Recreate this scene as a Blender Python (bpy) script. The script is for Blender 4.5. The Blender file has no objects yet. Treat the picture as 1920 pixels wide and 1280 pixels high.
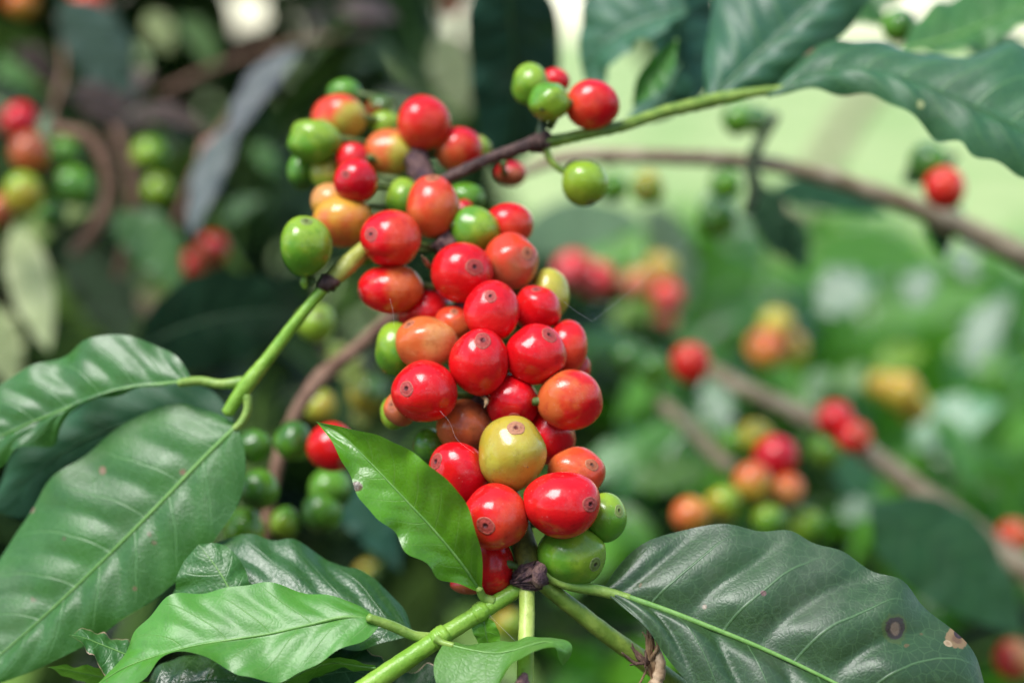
import bpy, math, random
import numpy as np
from mathutils import Vector, Matrix

random.seed(7)
rng = np.random.default_rng(11)
S = bpy.context.scene
COL = S.collection
R = math.radians

# ------------------------------------------------------------------ camera
CAM_LOC = Vector((0.0, 0.0, 1.38))
PITCH = R(10.8)
HFOV = R(35.0)
FOCUS = 0.397
cam_d = bpy.data.cameras.new('camera')
cam = bpy.data.objects.new('camera', cam_d)
COL.objects.link(cam)
cam.location = CAM_LOC
cam.rotation_euler = (math.pi / 2 - PITCH, 0, 0)
cam_d.sensor_width = 36.0
cam_d.angle = HFOV
cam_d.clip_start = 0.01
cam_d.clip_end = 2000
cam_d.dof.use_dof = True
cam_d.dof.focus_distance = FOCUS
cam_d.dof.aperture_fstop = cam_d.lens / 12.7
cam_d.dof.aperture_blades = 0
S.camera = cam

# ------------------------------------------------------------------ world, sun, exposure
SUN_EL, SUN_AZ = R(60), R(224)           # azimuth clockwise from +Y: behind the camera, to its left
w = bpy.data.worlds.new('World')
S.world = w
w.use_nodes = True
nt = w.node_tree
bg = nt.nodes['Background']
sky = nt.nodes.new('ShaderNodeTexSky')
sky.sky_type = 'NISHITA'
sky.sun_disc = False
sky.sun_elevation = SUN_EL
sky.sun_rotation = SUN_AZ
sky.air_density = 1.0
sky.dust_density = 0.6
sky.ozone_density = 1.0
nt.links.new(sky.outputs[0], bg.inputs[0])
bg.inputs[1].default_value = 0.12
sd = bpy.data.lights.new('sun', 'SUN')
sd.energy = 1.95
sd.angle = R(30)
sd.color = (1.0, 0.975, 0.95)
sun = bpy.data.objects.new('sun', sd)
COL.objects.link(sun)
tosun = Vector((math.sin(SUN_AZ) * math.cos(SUN_EL), math.cos(SUN_AZ) * math.cos(SUN_EL), math.sin(SUN_EL)))
sun.rotation_euler = tosun.to_track_quat('Z', 'Y').to_euler()
sun.location = (0, 0, 30)
vs = S.view_settings
S.display_settings.display_device = 'sRGB'
vs.view_transform = 'Standard'
vs.look = 'None'
vs.exposure = 1.38
vs.gamma = 1.0
S.cycles.max_bounces = 8
S.cycles.transmission_bounces = 6

# ------------------------------------------------------------------ picture point -> place in the garden
FP = 960.0 / math.tan(HFOV / 2)
CX = Vector((1, 0, 0))
CY = Vector((0, math.sin(PITCH), math.cos(PITCH)))       # camera up
CZ = Vector((0, math.cos(PITCH), -math.sin(PITCH)))      # viewing direction
CM = np.array([CX, CY, CZ])


def D(d):
    return d if d <= 0.5 else 0.5 + (d - 0.5) * 0.80


def P(px, py, d):
    d = D(d)
    return CAM_LOC + CX * ((px - 960) / FP * d) + CY * ((640 - py) / FP * d) + CZ * d


def PIX(v):
    q = np.asarray(v) - np.array(CAM_LOC)
    x, y, z = q @ CM[0], q @ CM[1], q @ CM[2]
    return 960 + FP * x / z, 640 - FP * y / z, z


# ------------------------------------------------------------------ helpers
def tag(o, label, cat, group=None):
    o['label'] = label
    o['category'] = cat
    if group:
        o['group'] = group
    return o


def empty(name, loc, label, cat, group=None):
    o = bpy.data.objects.new(name, None)
    o.empty_display_size = 0.005
    COL.objects.link(o)
    o.location = loc
    return tag(o, label, cat, group)


def mesh_obj(name, verts, faces, mat, parent=None, uv=None, attrs=None, loc=None, smooth=True):
    me = bpy.data.meshes.new(name)
    me.from_pydata([tuple(map(float, v)) for v in verts], [], [tuple(map(int, f)) for f in faces])
    if smooth:
        me.polygons.foreach_set('use_smooth', [True] * len(me.polygons))
    if uv is not None:
        lay = me.uv_layers.new(name='UVMap')
        idx = np.zeros(len(me.loops), dtype=np.int32)
        me.loops.foreach_get('vertex_index', idx)
        lay.data.foreach_set('uv', np.asarray(uv, dtype=np.float32)[idx].ravel())
    for k, vals in (attrs or {}).items():
        a = me.attributes.new(k, 'FLOAT', 'POINT')
        a.data.foreach_set('value', np.asarray(vals, dtype=np.float32))
    me.update()
    o = bpy.data.objects.new(name, me)
    COL.objects.link(o)
    if mat:
        me.materials.append(mat)
    if parent:
        o.parent = parent
    if loc is not None:
        o.location = loc
    return o


def resample(pts, n):
    """smooth curve through pts, n+1 samples equally spaced along it"""
    p = np.asarray(pts, dtype=float)
    if len(p) == 2:
        f = np.linspace(0, 1, n + 1)[:, None]
        return p[0] * (1 - f) + p[1] * f
    seg = np.linalg.norm(np.diff(p, axis=0), axis=1)
    seg = np.maximum(seg, 1e-9)
    k = np.concatenate([[0], np.cumsum(seg)])
    m = np.zeros_like(p)
    m[1:-1] = (((p[1:-1] - p[:-2]) / seg[:-1, None]) * seg[1:, None] + ((p[2:] - p[1:-1]) / seg[1:, None]) * seg[:-1, None]) / (seg[:-1] + seg[1:])[:, None]
    m[0] = (p[1] - p[0]) / seg[0]
    m[-1] = (p[-1] - p[-2]) / seg[-1]
    out = []
    for i in range(len(seg)):
        u = np.linspace(0, 1, 24, endpoint=False)[:, None]
        h = seg[i]
        out.append((2 * u**3 - 3 * u**2 + 1) * p[i] + (u**3 - 2 * u**2 + u) * h * m[i] + (-2 * u**3 + 3 * u**2) * p[i + 1] + (u**3 - u**2) * h * m[i + 1])
    out = np.concatenate(out + [p[-1:]])
    l = np.concatenate([[0], np.cumsum(np.linalg.norm(np.diff(out, axis=0), axis=1))])
    tt = np.linspace(0, l[-1], n + 1)
    return np.stack([np.interp(tt, l, out[:, a]) for a in range(p.shape[1])], axis=1)


def tube_data(pts, radii, seg=10, n=None, bump=0.0, seed=0, cap=True, flat=1.0):
    """swept round stem; pts 3-D, radii per point"""
    pr = np.concatenate([np.asarray([tuple(q) for q in pts], float), np.asarray(radii, float)[:, None]], axis=1)
    n = n or max(8, len(pts) * 8)
    pr = resample(pr, n)
    p, r = pr[:, :3], np.maximum(pr[:, 3], 1e-5)
    rg = np.random.default_rng(seed)
    tang = np.gradient(p, axis=0)
    tang /= np.linalg.norm(tang, axis=1)[:, None]
    ref = np.array(CZ)
    if abs(tang.mean(0) @ ref) > 0.95 * np.linalg.norm(tang.mean(0)):
        ref = np.array(CX)
    V, F = [], []
    wob = rg.normal(0, 1, (n + 1, seg))
    wob = (wob + np.roll(wob, 1, 1) + np.roll(wob, 1, 0)) / 1.7
    for i in range(n + 1):
        a = np.cross(tang[i], ref)
        a /= np.linalg.norm(a)
        b = np.cross(a, tang[i])
        for j in range(seg):
            th = 2 * math.pi * j / seg
            rr = r[i] * (1 + bump * wob[i, j])
            V.append(p[i] + a * math.cos(th) * rr + b * math.sin(th) * rr * flat)
    for i in range(n):
        for j in range(seg):
            F.append((i * seg + j, i * seg + (j + 1) % seg, (i + 1) * seg + (j + 1) % seg, (i + 1) * seg + j))
    if cap:
        for i, o in ((0, -1), (n, 1)):
            c = len(V)
            V.append(p[i] + tang[i] * o * r[i] * 0.5)
            for j in range(seg):
                q = (i * seg + j, i * seg + (j + 1) % seg, c)
                F.append(q if o > 0 else q[::-1])
    return np.array(V), F


def tube(name, pts, radii, mat, parent=None, origin=None, **kw):
    V, F = tube_data(pts, radii, **kw)
    if origin is not None:
        V = V - np.array(origin)
    return mesh_obj(name, V, F, mat, parent)


# ------------------------------------------------------------------ materials
class NB:
    def __init__(self, name):
        self.m = bpy.data.materials.new(name)
        self.m.use_nodes = True
        self.t = self.m.node_tree
        self.t.nodes.clear()
        self.out = self.t.nodes.new('ShaderNodeOutputMaterial')

    def n(self, typ, **kw):
        x = self.t.nodes.new(typ)
        for k, v in kw.items():
            if k.startswith('i_'):
                key = k[2:].replace('_', ' ')
                x.inputs[int(key) if key.isdigit() else key].default_value = v
            else:
                setattr(x, k, v)
        return x

    def l(self, a, b):
        self.t.links.new(a, b)

    def put(self, v, sock):
        if hasattr(v, 'is_linked') or hasattr(v, 'links'):
            self.l(v, sock)
        else:
            sock.default_value = v

    def math(self, op, a, b=None, c=None, clamp=False):
        x = self.n('ShaderNodeMath', operation=op, use_clamp=clamp)
        for i, v in enumerate((a, b, c)):
            if v is not None:
                self.put(v, x.inputs[i])
        return x.outputs[0]

    def mix(self, f, a, b):
        x = self.n('ShaderNodeMix', data_type='RGBA')
        self.put(f, x.inputs[0])
        self.put(a if not isinstance(a, tuple) else (*a[:3], 1), x.inputs[6])
        self.put(b if not isinstance(b, tuple) else (*b[:3], 1), x.inputs[7])
        return x.outputs[2]

    def noise(self, vec, scale, detail=3.0, rough=0.5):
        x = self.n('ShaderNodeTexNoise')
        x.inputs['Scale'].default_value = scale
        x.inputs['Detail'].default_value = detail
        x.inputs['Roughness'].default_value = rough
        if vec is not None:
            self.l(vec, x.inputs['Vector'])
        return x.outputs[0]

    def ramp(self, v, lo, hi, clamp=True):
        x = self.n('ShaderNodeMapRange')
        x.clamp = clamp
        x.inputs[1].default_value = lo
        x.inputs[2].default_value = hi
        self.put(v, x.inputs[0])
        return x.outputs[0]

    def smooth(self, v, lo, hi):
        x = self.n('ShaderNodeMapRange', interpolation_type='SMOOTHSTEP')
        x.inputs[1].default_value = lo
        x.inputs[2].default_value = hi
        self.put(v, x.inputs[0])
        return x.outputs[0]

    def obj(self):
        return self.n('ShaderNodeTexCoord').outputs['Object']

    def attr(self, name):
        return self.n('ShaderNodeAttribute', attribute_name=name).outputs['Fac']

    def bump(self, h, strength, dist):
        x = self.n('ShaderNodeBump')
        x.inputs['Strength'].default_value = strength
        x.inputs['Distance'].default_value = dist
        self.l(h, x.inputs['Height'])
        return x.outputs[0]

    def princ(self, base, rough, bump=None, spec=0.5, coat=0.0, coat_rough=0.1, sss=0.0, sss_scale=0.002):
        x = self.n('ShaderNodeBsdfPrincipled')
        self.put(base if not isinstance(base, tuple) else (*base[:3], 1), x.inputs['Base Color'])
        self.put(rough, x.inputs['Roughness'])
        x.inputs['Specular IOR Level'].default_value = spec
        x.inputs['Coat Weight'].default_value = coat
        x.inputs['Coat Roughness'].default_value = coat_rough
        if sss:
            x.inputs['Subsurface Weight'].default_value = sss
            x.inputs['Subsurface Radius'].default_value = (1.0, 0.4, 0.25)
            x.inputs['Subsurface Scale'].default_value = sss_scale
        if bump is not None:
            self.l(bump, x.inputs['Normal'])
        return x.outputs[0]

    def done(self, sh):
        self.l(sh, self.out.inputs[0])
        return self.m


_cm = {}


def cherry_mat(ca, cb, kind='near'):
    key = (ca, cb, kind)
    if key in _cm:
        return _cm[key]
    b = NB('cherry_skin')
    co = b.obj()
    big = b.noise(co, 130, 3)
    fac = b.math('ADD', b.attr('blush'), b.math('MULTIPLY', b.math('SUBTRACT', big, 0.5), 1.9))
    fac = b.smooth(fac, 0.25, 0.95)
    col = b.mix(fac, ca, cb)
    mott = b.noise(co, 420, 4, 0.6)
    dk = tuple(c * 0.66 for c in ca)
    col = b.mix(b.math('MULTIPLY', b.smooth(mott, 0.50, 0.74), 0.5), col, dk)
    # pale lenticels, each a small fleck of the skin
    vo = b.n('ShaderNodeTexVoronoi')
    vo.inputs['Scale'].default_value = 900
    b.l(co, vo.inputs['Vector'])
    fleck = b.math('MULTIPLY', b.math('LESS_THAN', vo.outputs['Distance'], 0.16), b.math('GREATER_THAN', b.noise(co, 300, 1), 0.55))
    pale = tuple(min(1, c * 0.6 + 0.28) for c in ca)
    col = b.mix(b.math('MULTIPLY', fleck, 0.2), col, pale)
    bloom = b.smooth(b.noise(co, 170, 4, 0.65), 0.5, 0.72)
    col = b.mix(b.math('MULTIPLY', bloom, 0.06), col, (0.5, 0.38, 0.34))
    scuff = b.smooth(b.noise(co, 260, 5, 0.7), 0.66, 0.74)
    col = b.mix(b.math('MULTIPLY', scuff, 0.35), col, (0.22, 0.12, 0.05))
    rough = b.math('ADD', 0.13, b.math('MULTIPLY', b.noise(co, 200, 4), 0.12)); rough = b.math('ADD', rough, b.math('MULTIPLY', bloom, 0.16))
    h = b.math('ADD', b.math('MULTIPLY', b.noise(co, 260, 3), 0.9), b.math('MULTIPLY', b.noise(co, 1500, 2), 0.12))
    nrm = b.bump(h, 0.35, 0.0006)
    sh = b.princ(col, rough, nrm, 0.42, 0.0, 0.18, 0.08, 0.0010)
    _cm[key] = b.done(sh)
    return _cm[key]


def scar_mat(outer, mid, inner):
    key = ('scar', outer, mid, inner)
    if key in _cm:
        return _cm[key]
    b = NB('calyx_scar')
    co = b.obj()
    r = b.math('ADD', b.attr('ring'), b.math('MULTIPLY', b.math('SUBTRACT', b.noise(co, 700, 3), 0.5), 0.26))
    col = b.mix(b.smooth(r, 0.16, 0.42), inner, mid)
    line = b.math('MULTIPLY', b.smooth(r, 0.74, 0.86), b.math('SUBTRACT', 1.0, b.smooth(r, 0.94, 1.0)))
    col = b.mix(b.math('MULTIPLY', line, 0.4), col, outer)
    col = b.mix(b.smooth(b.noise(co, 1500, 4), 0.5, 0.75), col, tuple(c * 0.6 for c in mid))
    nrm = b.bump(b.noise(co, 1800, 4), 0.6, 0.0003)
    _cm[key] = b.done(b.princ(col, 0.5, nrm, 0.25))
    return _cm[key]


def plain_stem_mat(name, c1, c2, scale=150, rough=0.45, bump=0.5, dist=0.0006, stretch=0.25):
    b = NB(name)
    co = b.obj()
    mp = b.n('ShaderNodeMapping')
    b.l(co, mp.inputs[0])
    mp.inputs['Scale'].default_value = (1, 1, 1)
    n1 = b.noise(mp.outputs[0], scale, 5, 0.6)
    col = b.mix(b.smooth(n1, 0.38, 0.66), c1, c2)
    n2 = b.noise(co, scale * 6, 3)
    col = b.mix(b.math('MULTIPLY', b.smooth(n2, 0.58, 0.7), 0.35), col, tuple(c * 0.5 for c in c1))
    nrm = b.bump(b.math('ADD', n1, b.math('MULTIPLY', n2, 0.5)), bump, dist)
    return b.done(b.princ(col, rough, nrm, 0.4, sss=0.0))


def leaf_mat(name, base, vein, trans, rough=0.33, nv=9, skew=0.16, twt=0.3, spots=(), spec=0.6, yellow=0.0, edge=None, veinw=1.0, pucker=1.0):
    """blade: u runs base to tip, v across; spots: (centre in object space, radius, rim colour, middle colour)"""
    b = NB(name)
    co = b.obj()
    uv = b.n('ShaderNodeUVMap').outputs[0]
    sp = b.n('ShaderNodeSeparateXYZ')
    b.l(uv, sp.inputs[0])
    t = sp.outputs[0]
    sgn = b.math('MULTIPLY', b.math('SUBTRACT', sp.outputs[1], 0.5), 2.0)
    s = b.math('ABSOLUTE', sgn)
    wob = b.math('MULTIPLY', b.math('SUBTRACT', b.noise(co, 60, 2), 0.5), 0.05)
    side = b.math('MULTIPLY', b.math('GREATER_THAN', sgn, 0.0), 0.35 / nv)
    tv = b.math('ADD', b.math('SUBTRACT', b.math('ADD', t, side), b.math('MULTIPLY', b.math('POWER', s, 1.25), skew)), b.math('MULTIPLY', wob, s))
    fr = b.math('FRACT', b.math('MULTIPLY', tv, nv))
    dist = b.math('ABSOLUTE', b.math('SUBTRACT', fr, 0.5))          # 0.5 on a vein
    vm = b.math('MULTIPLY', b.smooth(dist, 0.5 - 0.05 * veinw, 0.495), b.math('SUBTRACT', 1.0, b.smooth(s, 0.6, 0.98)))
    big = b.noise(co, 45, 3)
    fine = b.noise(co, 350, 4, 0.6)
    col = b.mix(b.smooth(big, 0.35, 0.7), base, tuple(c * 1.35 for c in base))
    col = b.mix(b.math('MULTIPLY', b.smooth(fine, 0.5, 0.75), 0.4), col, tuple(c * 0.7 for c in base))
    if yellow:
        col = b.mix(b.math('MULTIPLY', b.smooth(b.noise(co, 25, 3), 0.5, 0.72), yellow), col, (0.28, 0.26, 0.05))
    vcol = vein
    vt = b.n('ShaderNodeTexVoronoi', feature='DISTANCE_TO_EDGE')
    vt.inputs['Scale'].default_value = 330
    b.l(co, vt.inputs['Vector'])
    col = b.mix(b.math('MULTIPLY', b.math('SUBTRACT', 1.0, b.smooth(vt.outputs['Distance'], 0.0, 0.07)), 0.22), col, vcol)
    dust = b.smooth(b.noise(co, 30, 5, 0.7), 0.5, 0.72)
    col = b.mix(b.math('MULTIPLY', dust, 0.16), col, (0.22, 0.24, 0.17))
    col = b.mix(b.math('MULTIPLY', vm, 0.55), col, vcol)
    # small necrotic flecks
    fl = b.smooth(b.noise(co, 170, 2), 0.755, 0.78)
    col = b.mix(b.math('MULTIPLY', fl, 0.7), col, (0.13, 0.08, 0.03))
    if edge:
        e = b.smooth(b.math('ADD', s, b.math('MULTIPLY', b.math('SUBTRACT', b.noise(co, 200, 3), 0.5), 0.2)), edge[1], edge[1] + 0.03)
        col = b.mix(e, col, edge[0])
    for (c, r, rim, mid) in spots:
        vd = b.n('ShaderNodeVectorMath', operation='DISTANCE')
        b.l(co, vd.inputs[0])
        vd.inputs[1].default_value = c
        dd = b.math('ADD', b.math('DIVIDE', vd.outputs['Value'], r), b.math('MULTIPLY', b.math('SUBTRACT', b.noise(co, 450, 3), 0.5), 0.7))
        col = b.mix(b.math('SUBTRACT', 1.0, b.smooth(dd, 0.85, 1.0)), col, rim)
        col = b.mix(b.math('SUBTRACT', 1.0, b.smooth(dd, 0.35, 0.6)), col, mid)
    # leathery relief: veins sunk, fine net between them
    vo = b.n('ShaderNodeTexVoronoi', feature='DISTANCE_TO_EDGE')
    vo.inputs['Scale'].default_value = 850
    b.l(co, vo.inputs['Vector'])
    net = b.math('MINIMUM', vo.outputs['Distance'], 0.25)
    h = b.math('ADD', b.math('MULTIPLY', net, 1.0 * pucker), b.math('ADD', b.math('MULTIPLY', fine, 0.6 * pucker), b.math('MULTIPLY', b.noise(co, 90, 3), 0.7)))
    h = b.math('SUBTRACT', h, b.math('MULTIPLY', vm, 0.8))
    nrm = b.bump(h, 0.35, 0.0005)
    rr = b.math('ADD', b.math('ADD', rough - 0.10, b.math('MULTIPLY', b.noise(co, 80, 5, 0.7), 0.26)), b.math('MULTIPLY', dust, 0.10))
    pr = b.princ(col, rr, nrm, spec)
    tr = b.n('ShaderNodeBsdfTranslucent')
    tcol = b.mix(b.math('MULTIPLY', vm, 0.5), tuple(trans), tuple(min(1, c * 1.4) for c in trans))
    b.l(tcol, tr.inputs['Color'])
    mx = b.n('ShaderNodeMixShader')
    mx.inputs[0].default_value = twt
    b.l(pr, mx.inputs[1])
    b.l(tr.outputs[0], mx.inputs[2])
    return b.done(mx.outputs[0])


M_STEM = plain_stem_mat('green_stem', (0.13, 0.22, 0.025), (0.24, 0.34, 0.05), 220, 0.42)
M_SHOOT = plain_stem_mat('pale_green_shoot', (0.16, 0.33, 0.025), (0.25, 0.42, 0.05), 160, 0.34)
M_OLIVE = plain_stem_mat('olive_stem', (0.14, 0.17, 0.03), (0.34, 0.30, 0.05), 240, 0.5)
M_STALK = plain_stem_mat('cherry_stalk', (0.05, 0.09, 0.015), (0.10, 0.15, 0.03), 300, 0.5)
M_CORE = plain_stem_mat('cluster_stem', (0.07, 0.09, 0.018), (0.26, 0.24, 0.04), 160, 0.5)
M_BARK = plain_stem_mat('dark_bark', (0.045, 0.022, 0.018), (0.11, 0.06, 0.045), 260, 0.7, 0.9, 0.0012)
M_NODE = plain_stem_mat('node_bark', (0.06, 0.028, 0.035), (0.20, 0.11, 0.09), 420, 0.7, 1.0, 0.0014)
M_BRANCH = plain_stem_mat('grey_brown_branch', (0.22, 0.165, 0.09), (0.37, 0.30, 0.19), 120, 0.7, 0.8, 0.0015)
M_REDBRANCH = plain_stem_mat('red_brown_branch', (0.13, 0.062, 0.032), (0.25, 0.14, 0.085), 160, 0.65, 0.8, 0.001)
M_PETIOLE = plain_stem_mat('petiole', (0.16, 0.28, 0.04), (0.26, 0.38, 0.07), 200, 0.4)
M_RIB = plain_stem_mat('midrib', (0.12, 0.27, 0.05), (0.18, 0.34, 0.08), 260, 0.4, 0.3, 0.0003)
M_RIB_DARK = plain_stem_mat('midrib_dark', (0.035, 0.10, 0.035), (0.06, 0.14, 0.05), 260, 0.4, 0.3, 0.0003)
M_DRY = plain_stem_mat('dry_fibre', (0.20, 0.11, 0.05), (0.42, 0.28, 0.15), 300, 0.8)
M_DRYB = plain_stem_mat('dry_bract', (0.16, 0.09, 0.04), (0.32, 0.22, 0.11), 400, 0.8)
M_TRUNK = plain_stem_mat('bush_trunk', (0.06, 0.045, 0.035), (0.13, 0.10, 0.08), 60, 0.85, 1.0, 0.004)

# ------------------------------------------------------------------ setting: ground out to the horizon
def ground_mat():
    b = NB('meadow')
    co = b.obj()
    sp = b.n('ShaderNodeSeparateXYZ')
    b.l(co, sp.inputs[0])
    n1 = b.noise(co, 0.8, 5, 0.65)
    n2 = b.noise(co, 3, 5, 0.75)
    g = b.mix(b.smooth(n1, 0.35, 0.65), (0.22, 0.33, 0.10), (0.42, 0.47, 0.20))
    g = b.mix(b.math('MULTIPLY', b.smooth(n2, 0.45, 0.7), 0.5), g, (0.11, 0.20, 0.045))
    s = b.mix(b.smooth(n2, 0.4, 0.65), (0.05, 0.033, 0.02), (0.10, 0.065, 0.035))
    f = b.smooth(b.math('ADD', sp.outputs[1], b.math('MULTIPLY', n1, 1.5)), 4.2, 5.6)
    col = b.mix(f, s, g)
    nrm = b.bump(n2, 0.8, 0.05)
    return b.done(b.princ(col, 0.9, nrm, 0.2))


def make_ground():
    n = 60
    xs = np.sign(np.linspace(-1, 1, n)) * np.abs(np.linspace(-1, 1, n)) ** 2.5 * 900
    V, F = [], []
    for j in range(n):
        for i in range(n):
            x, y = xs[i], xs[j]
            d = math.hypot(x, y)
            V.append((x, y, 0.04 * math.sin(x * 1.3) * math.cos(y * 0.9) + (0.5 * math.sin(x * 0.05 + 1) * math.sin(y * 0.04) if d > 12 else 0)))
    for j in range(n - 1):
        for i in range(n - 1):
            F.append((j * n + i, j * n + i + 1, (j + 1) * n + i + 1, (j + 1) * n + i))
    o = mesh_obj('ground', V, F, ground_mat())
    o['kind'] = 'structure'
    o['label'] = 'pale green meadow beyond the coffee bushes'


make_ground()

# ------------------------------------------------------------------ background bushes
def bush_leaf_mat(name, c0, c1, trans, twt=0.25, rough=0.38, spec=0.5):
    b = NB(name)
    t = b.attr('tint')
    col = b.mix(t, c0, c1)
    col = b.mix(b.math('MULTIPLY', b.smooth(b.attr('rib'), 0.12, 0.0), 0.6), col, tuple(c * 1.8 for c in c1))
    co = b.obj()
    col = b.mix(b.math('MULTIPLY', b.smooth(b.noise(co, 60, 3), 0.5, 0.75), 0.4), col, tuple(c * 0.55 for c in c0))
    nrm = b.bump(b.noise(co, 120, 3), 0.4, 0.002)
    pr = b.princ(col, rough, nrm, spec)
    tr = b.n('ShaderNodeBsdfTranslucent')
    tr.inputs['Color'].default_value = (*trans, 1)
    mx = b.n('ShaderNodeMixShader')
    mx.inputs[0].default_value = twt
    b.l(pr, mx.inputs[1])
    b.l(tr.outputs[0], mx.inputs[2])
    return b.done(mx.outputs[0])


# unit leaf template: length 1 along +x, normal +z
_TT = np.linspace(0, 1, 9)
_TS = np.array([-1, -0.5, 0, 0.5, 1.0])


def template():
    V, rib = [], []
    for t in _TT:
        wd = 0.215 * (math.sin(math.pi * min(1, t ** 0.85)) ** 0.8) * (1 - 0.25 * t) + 0.003
        for s in _TS:
            V.append((t, s * wd, 0.06 * abs(s) * wd / 0.2 - 0.22 * t * t + 0.012 * math.sin(9 * t + 2 * s) * abs(s)))
            rib.append(abs(s))
    F = []
    k = len(_TS)
    for i in range(len(_TT) - 1):
        for j in range(k - 1):
            F.append((i * k + j, (i + 1) * k + j, (i + 1) * k + j + 1, i * k + j + 1))
    return np.array(V), np.array(F), np.array(rib)


TV, TF, TR = template()


def rot_basis(d, up):
    x = d / np.linalg.norm(d)
    y = np.cross(up, x)
    y /= max(np.linalg.norm(y), 1e-6)
    z = np.cross(x, y)
    return np.stack([x, y, z], axis=0)


def foliage(name, pos, dirs, ups, lens, tints, mat, parent):
    V, F, A, RB = [], [], [], []
    for i, p in enumerate(pos):
        B = rot_basis(dirs[i], ups[i])
        v = (TV * lens[i]) @ B + p
        F.append(TF + len(TV) * i)
        V.append(v)
        A.append(np.full(len(TV), tints[i]))
        RB.append(TR)
    return mesh_obj(name, np.concatenate(V), np.concatenate(F), mat, parent, attrs={'tint': np.concatenate(A), 'rib': np.concatenate(RB)})


def rand_dir(n, droop, rg):
    a = rg.uniform(0, 2 * math.pi, n)
    el = rg.normal(-droop, 0.35, n)
    return np.stack([np.cos(a) * np.cos(el), np.sin(a) * np.cos(el), np.sin(el)], axis=1)


def in_poly(x, y, poly):
    c = False
    j = len(poly) - 1
    for i in range(len(poly)):
        xi, yi = poly[i]
        xj, yj = poly[j]
        if (yi > y) != (yj > y) and x < (xj - xi) * (y - yi) / (yj - yi) + xi:
            c = not c
        j = i
    return c


# openings between the bushes through which the meadow shows
GAPS = [
    [(1000, 240), (1150, 190), (1420, 170), (1700, 150), (2050, 260), (2100, 520), (1900, 470), (1600, 400), (1350, 370), (1250, 470), (1080, 500), (990, 420)],
    [(1030, -60), (1110, -60), (1120, 200), (1000, 330), (960, 250)],
    [(446, -40), (480, -40), (480, 56), (446, 56)],
    [(785, -20), (800, -20), (800, 40), (785, 40)],
]


def keep(p, d, L):
    for t in (0.0, 0.3, 0.6, 0.85, 1.0):
        q = np.array(p) + np.array(d) * L * t - np.array((0, 0, 0.2 * L * t * t))
        x, y, z = PIX(q)
        if z < 0.3:
            continue
        m = (0.19 * L * math.sin(math.pi * min(1, 0.12 + t * 0.85)) + 0.004) * FP / z
        for g in GAPS:
            for dx, dy in ((0, 0), (m, 0), (-m, 0), (0, m), (0, -m)):
                if in_poly(x + dx, y + dy, g):
                    return False
        if z < 0.9 and p[2] > 1.45 and y + m > -8:      # the added shade canopy stays above the picture
            return False
    return True


def shine_normal(p):
    """the facing at which a leaf at p throws the bright sky by the sun towards the viewer"""
    v = (CAM_LOC - Vector(p)).normalized()
    return (v + tosun).normalized()


def make_bush(label, root, boxes, mat, droop=0.5, seed=1, limbs=(), cat='bush', face=(0, -0.25, 1.0), power=1.0, gaps=True, glint=0.0):
    rg = np.random.default_rng(seed)
    e = empty('coffee_bush', root, label, cat, 'coffee bushes behind the fruiting branch')
    r0 = np.array(root)
    pos, dr, up, ln, ti = [], [], [], [], []
    for (x0, x1, y0, y1, z0, z1, n, l0, l1) in boxes:
        pts = rg.uniform((x0, y0, z0), (x1, y1, z1), (n, 3))
        d = rand_dir(n, droop, rg)
        for i in range(n):
            L = rg.uniform(l0, l1)
            if gaps and not keep(pts[i], d[i], L):
                continue
            pos.append(pts[i] - r0)
            dr.append(d[i])
            u = np.array(face) + rg.normal(0, 0.6, 3)
            up.append(u)
            ln.append(L)
            if rg.uniform() < glint:
                h = np.array(shine_normal(pts[i])) + rg.normal(0, 0.10, 3)
                h /= np.linalg.norm(h)
                dd = d[i] - h * (d[i] @ h)
                dr[-1] = dd / np.linalg.norm(dd)
                up[-1] = h
            ti.append(rg.uniform(0, 1) ** power)
    foliage('foliage', pos, dr, up, ln, ti, mat, e)
    for k, (pts, rad) in enumerate(limbs):
        tube('trunk' if k == 0 else 'branch', [Vector(q) - Vector(root) for q in pts], rad, M_TRUNK if k == 0 else M_BRANCH, e, seg=9, bump=0.08, seed=seed + k)
    return e


MB_SHADE_PAINT = bush_leaf_mat('shade_painted_leaf', (0.007, 0.021, 0.006), (0.16, 0.28, 0.05), (0.04, 0.12, 0.02), 0.06, 0.40, 0.15)  # bush leaf copy with deep shade put into its colour
MB_LIT_PAINT = bush_leaf_mat('lit_painted_leaf', (0.014, 0.080, 0.010), (0.15, 0.40, 0.030), (0.16, 0.50, 0.02), 0.35, 0.24, 0.8)  # bush leaf copy, sunlit lime and dark gaps put into its colours

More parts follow.
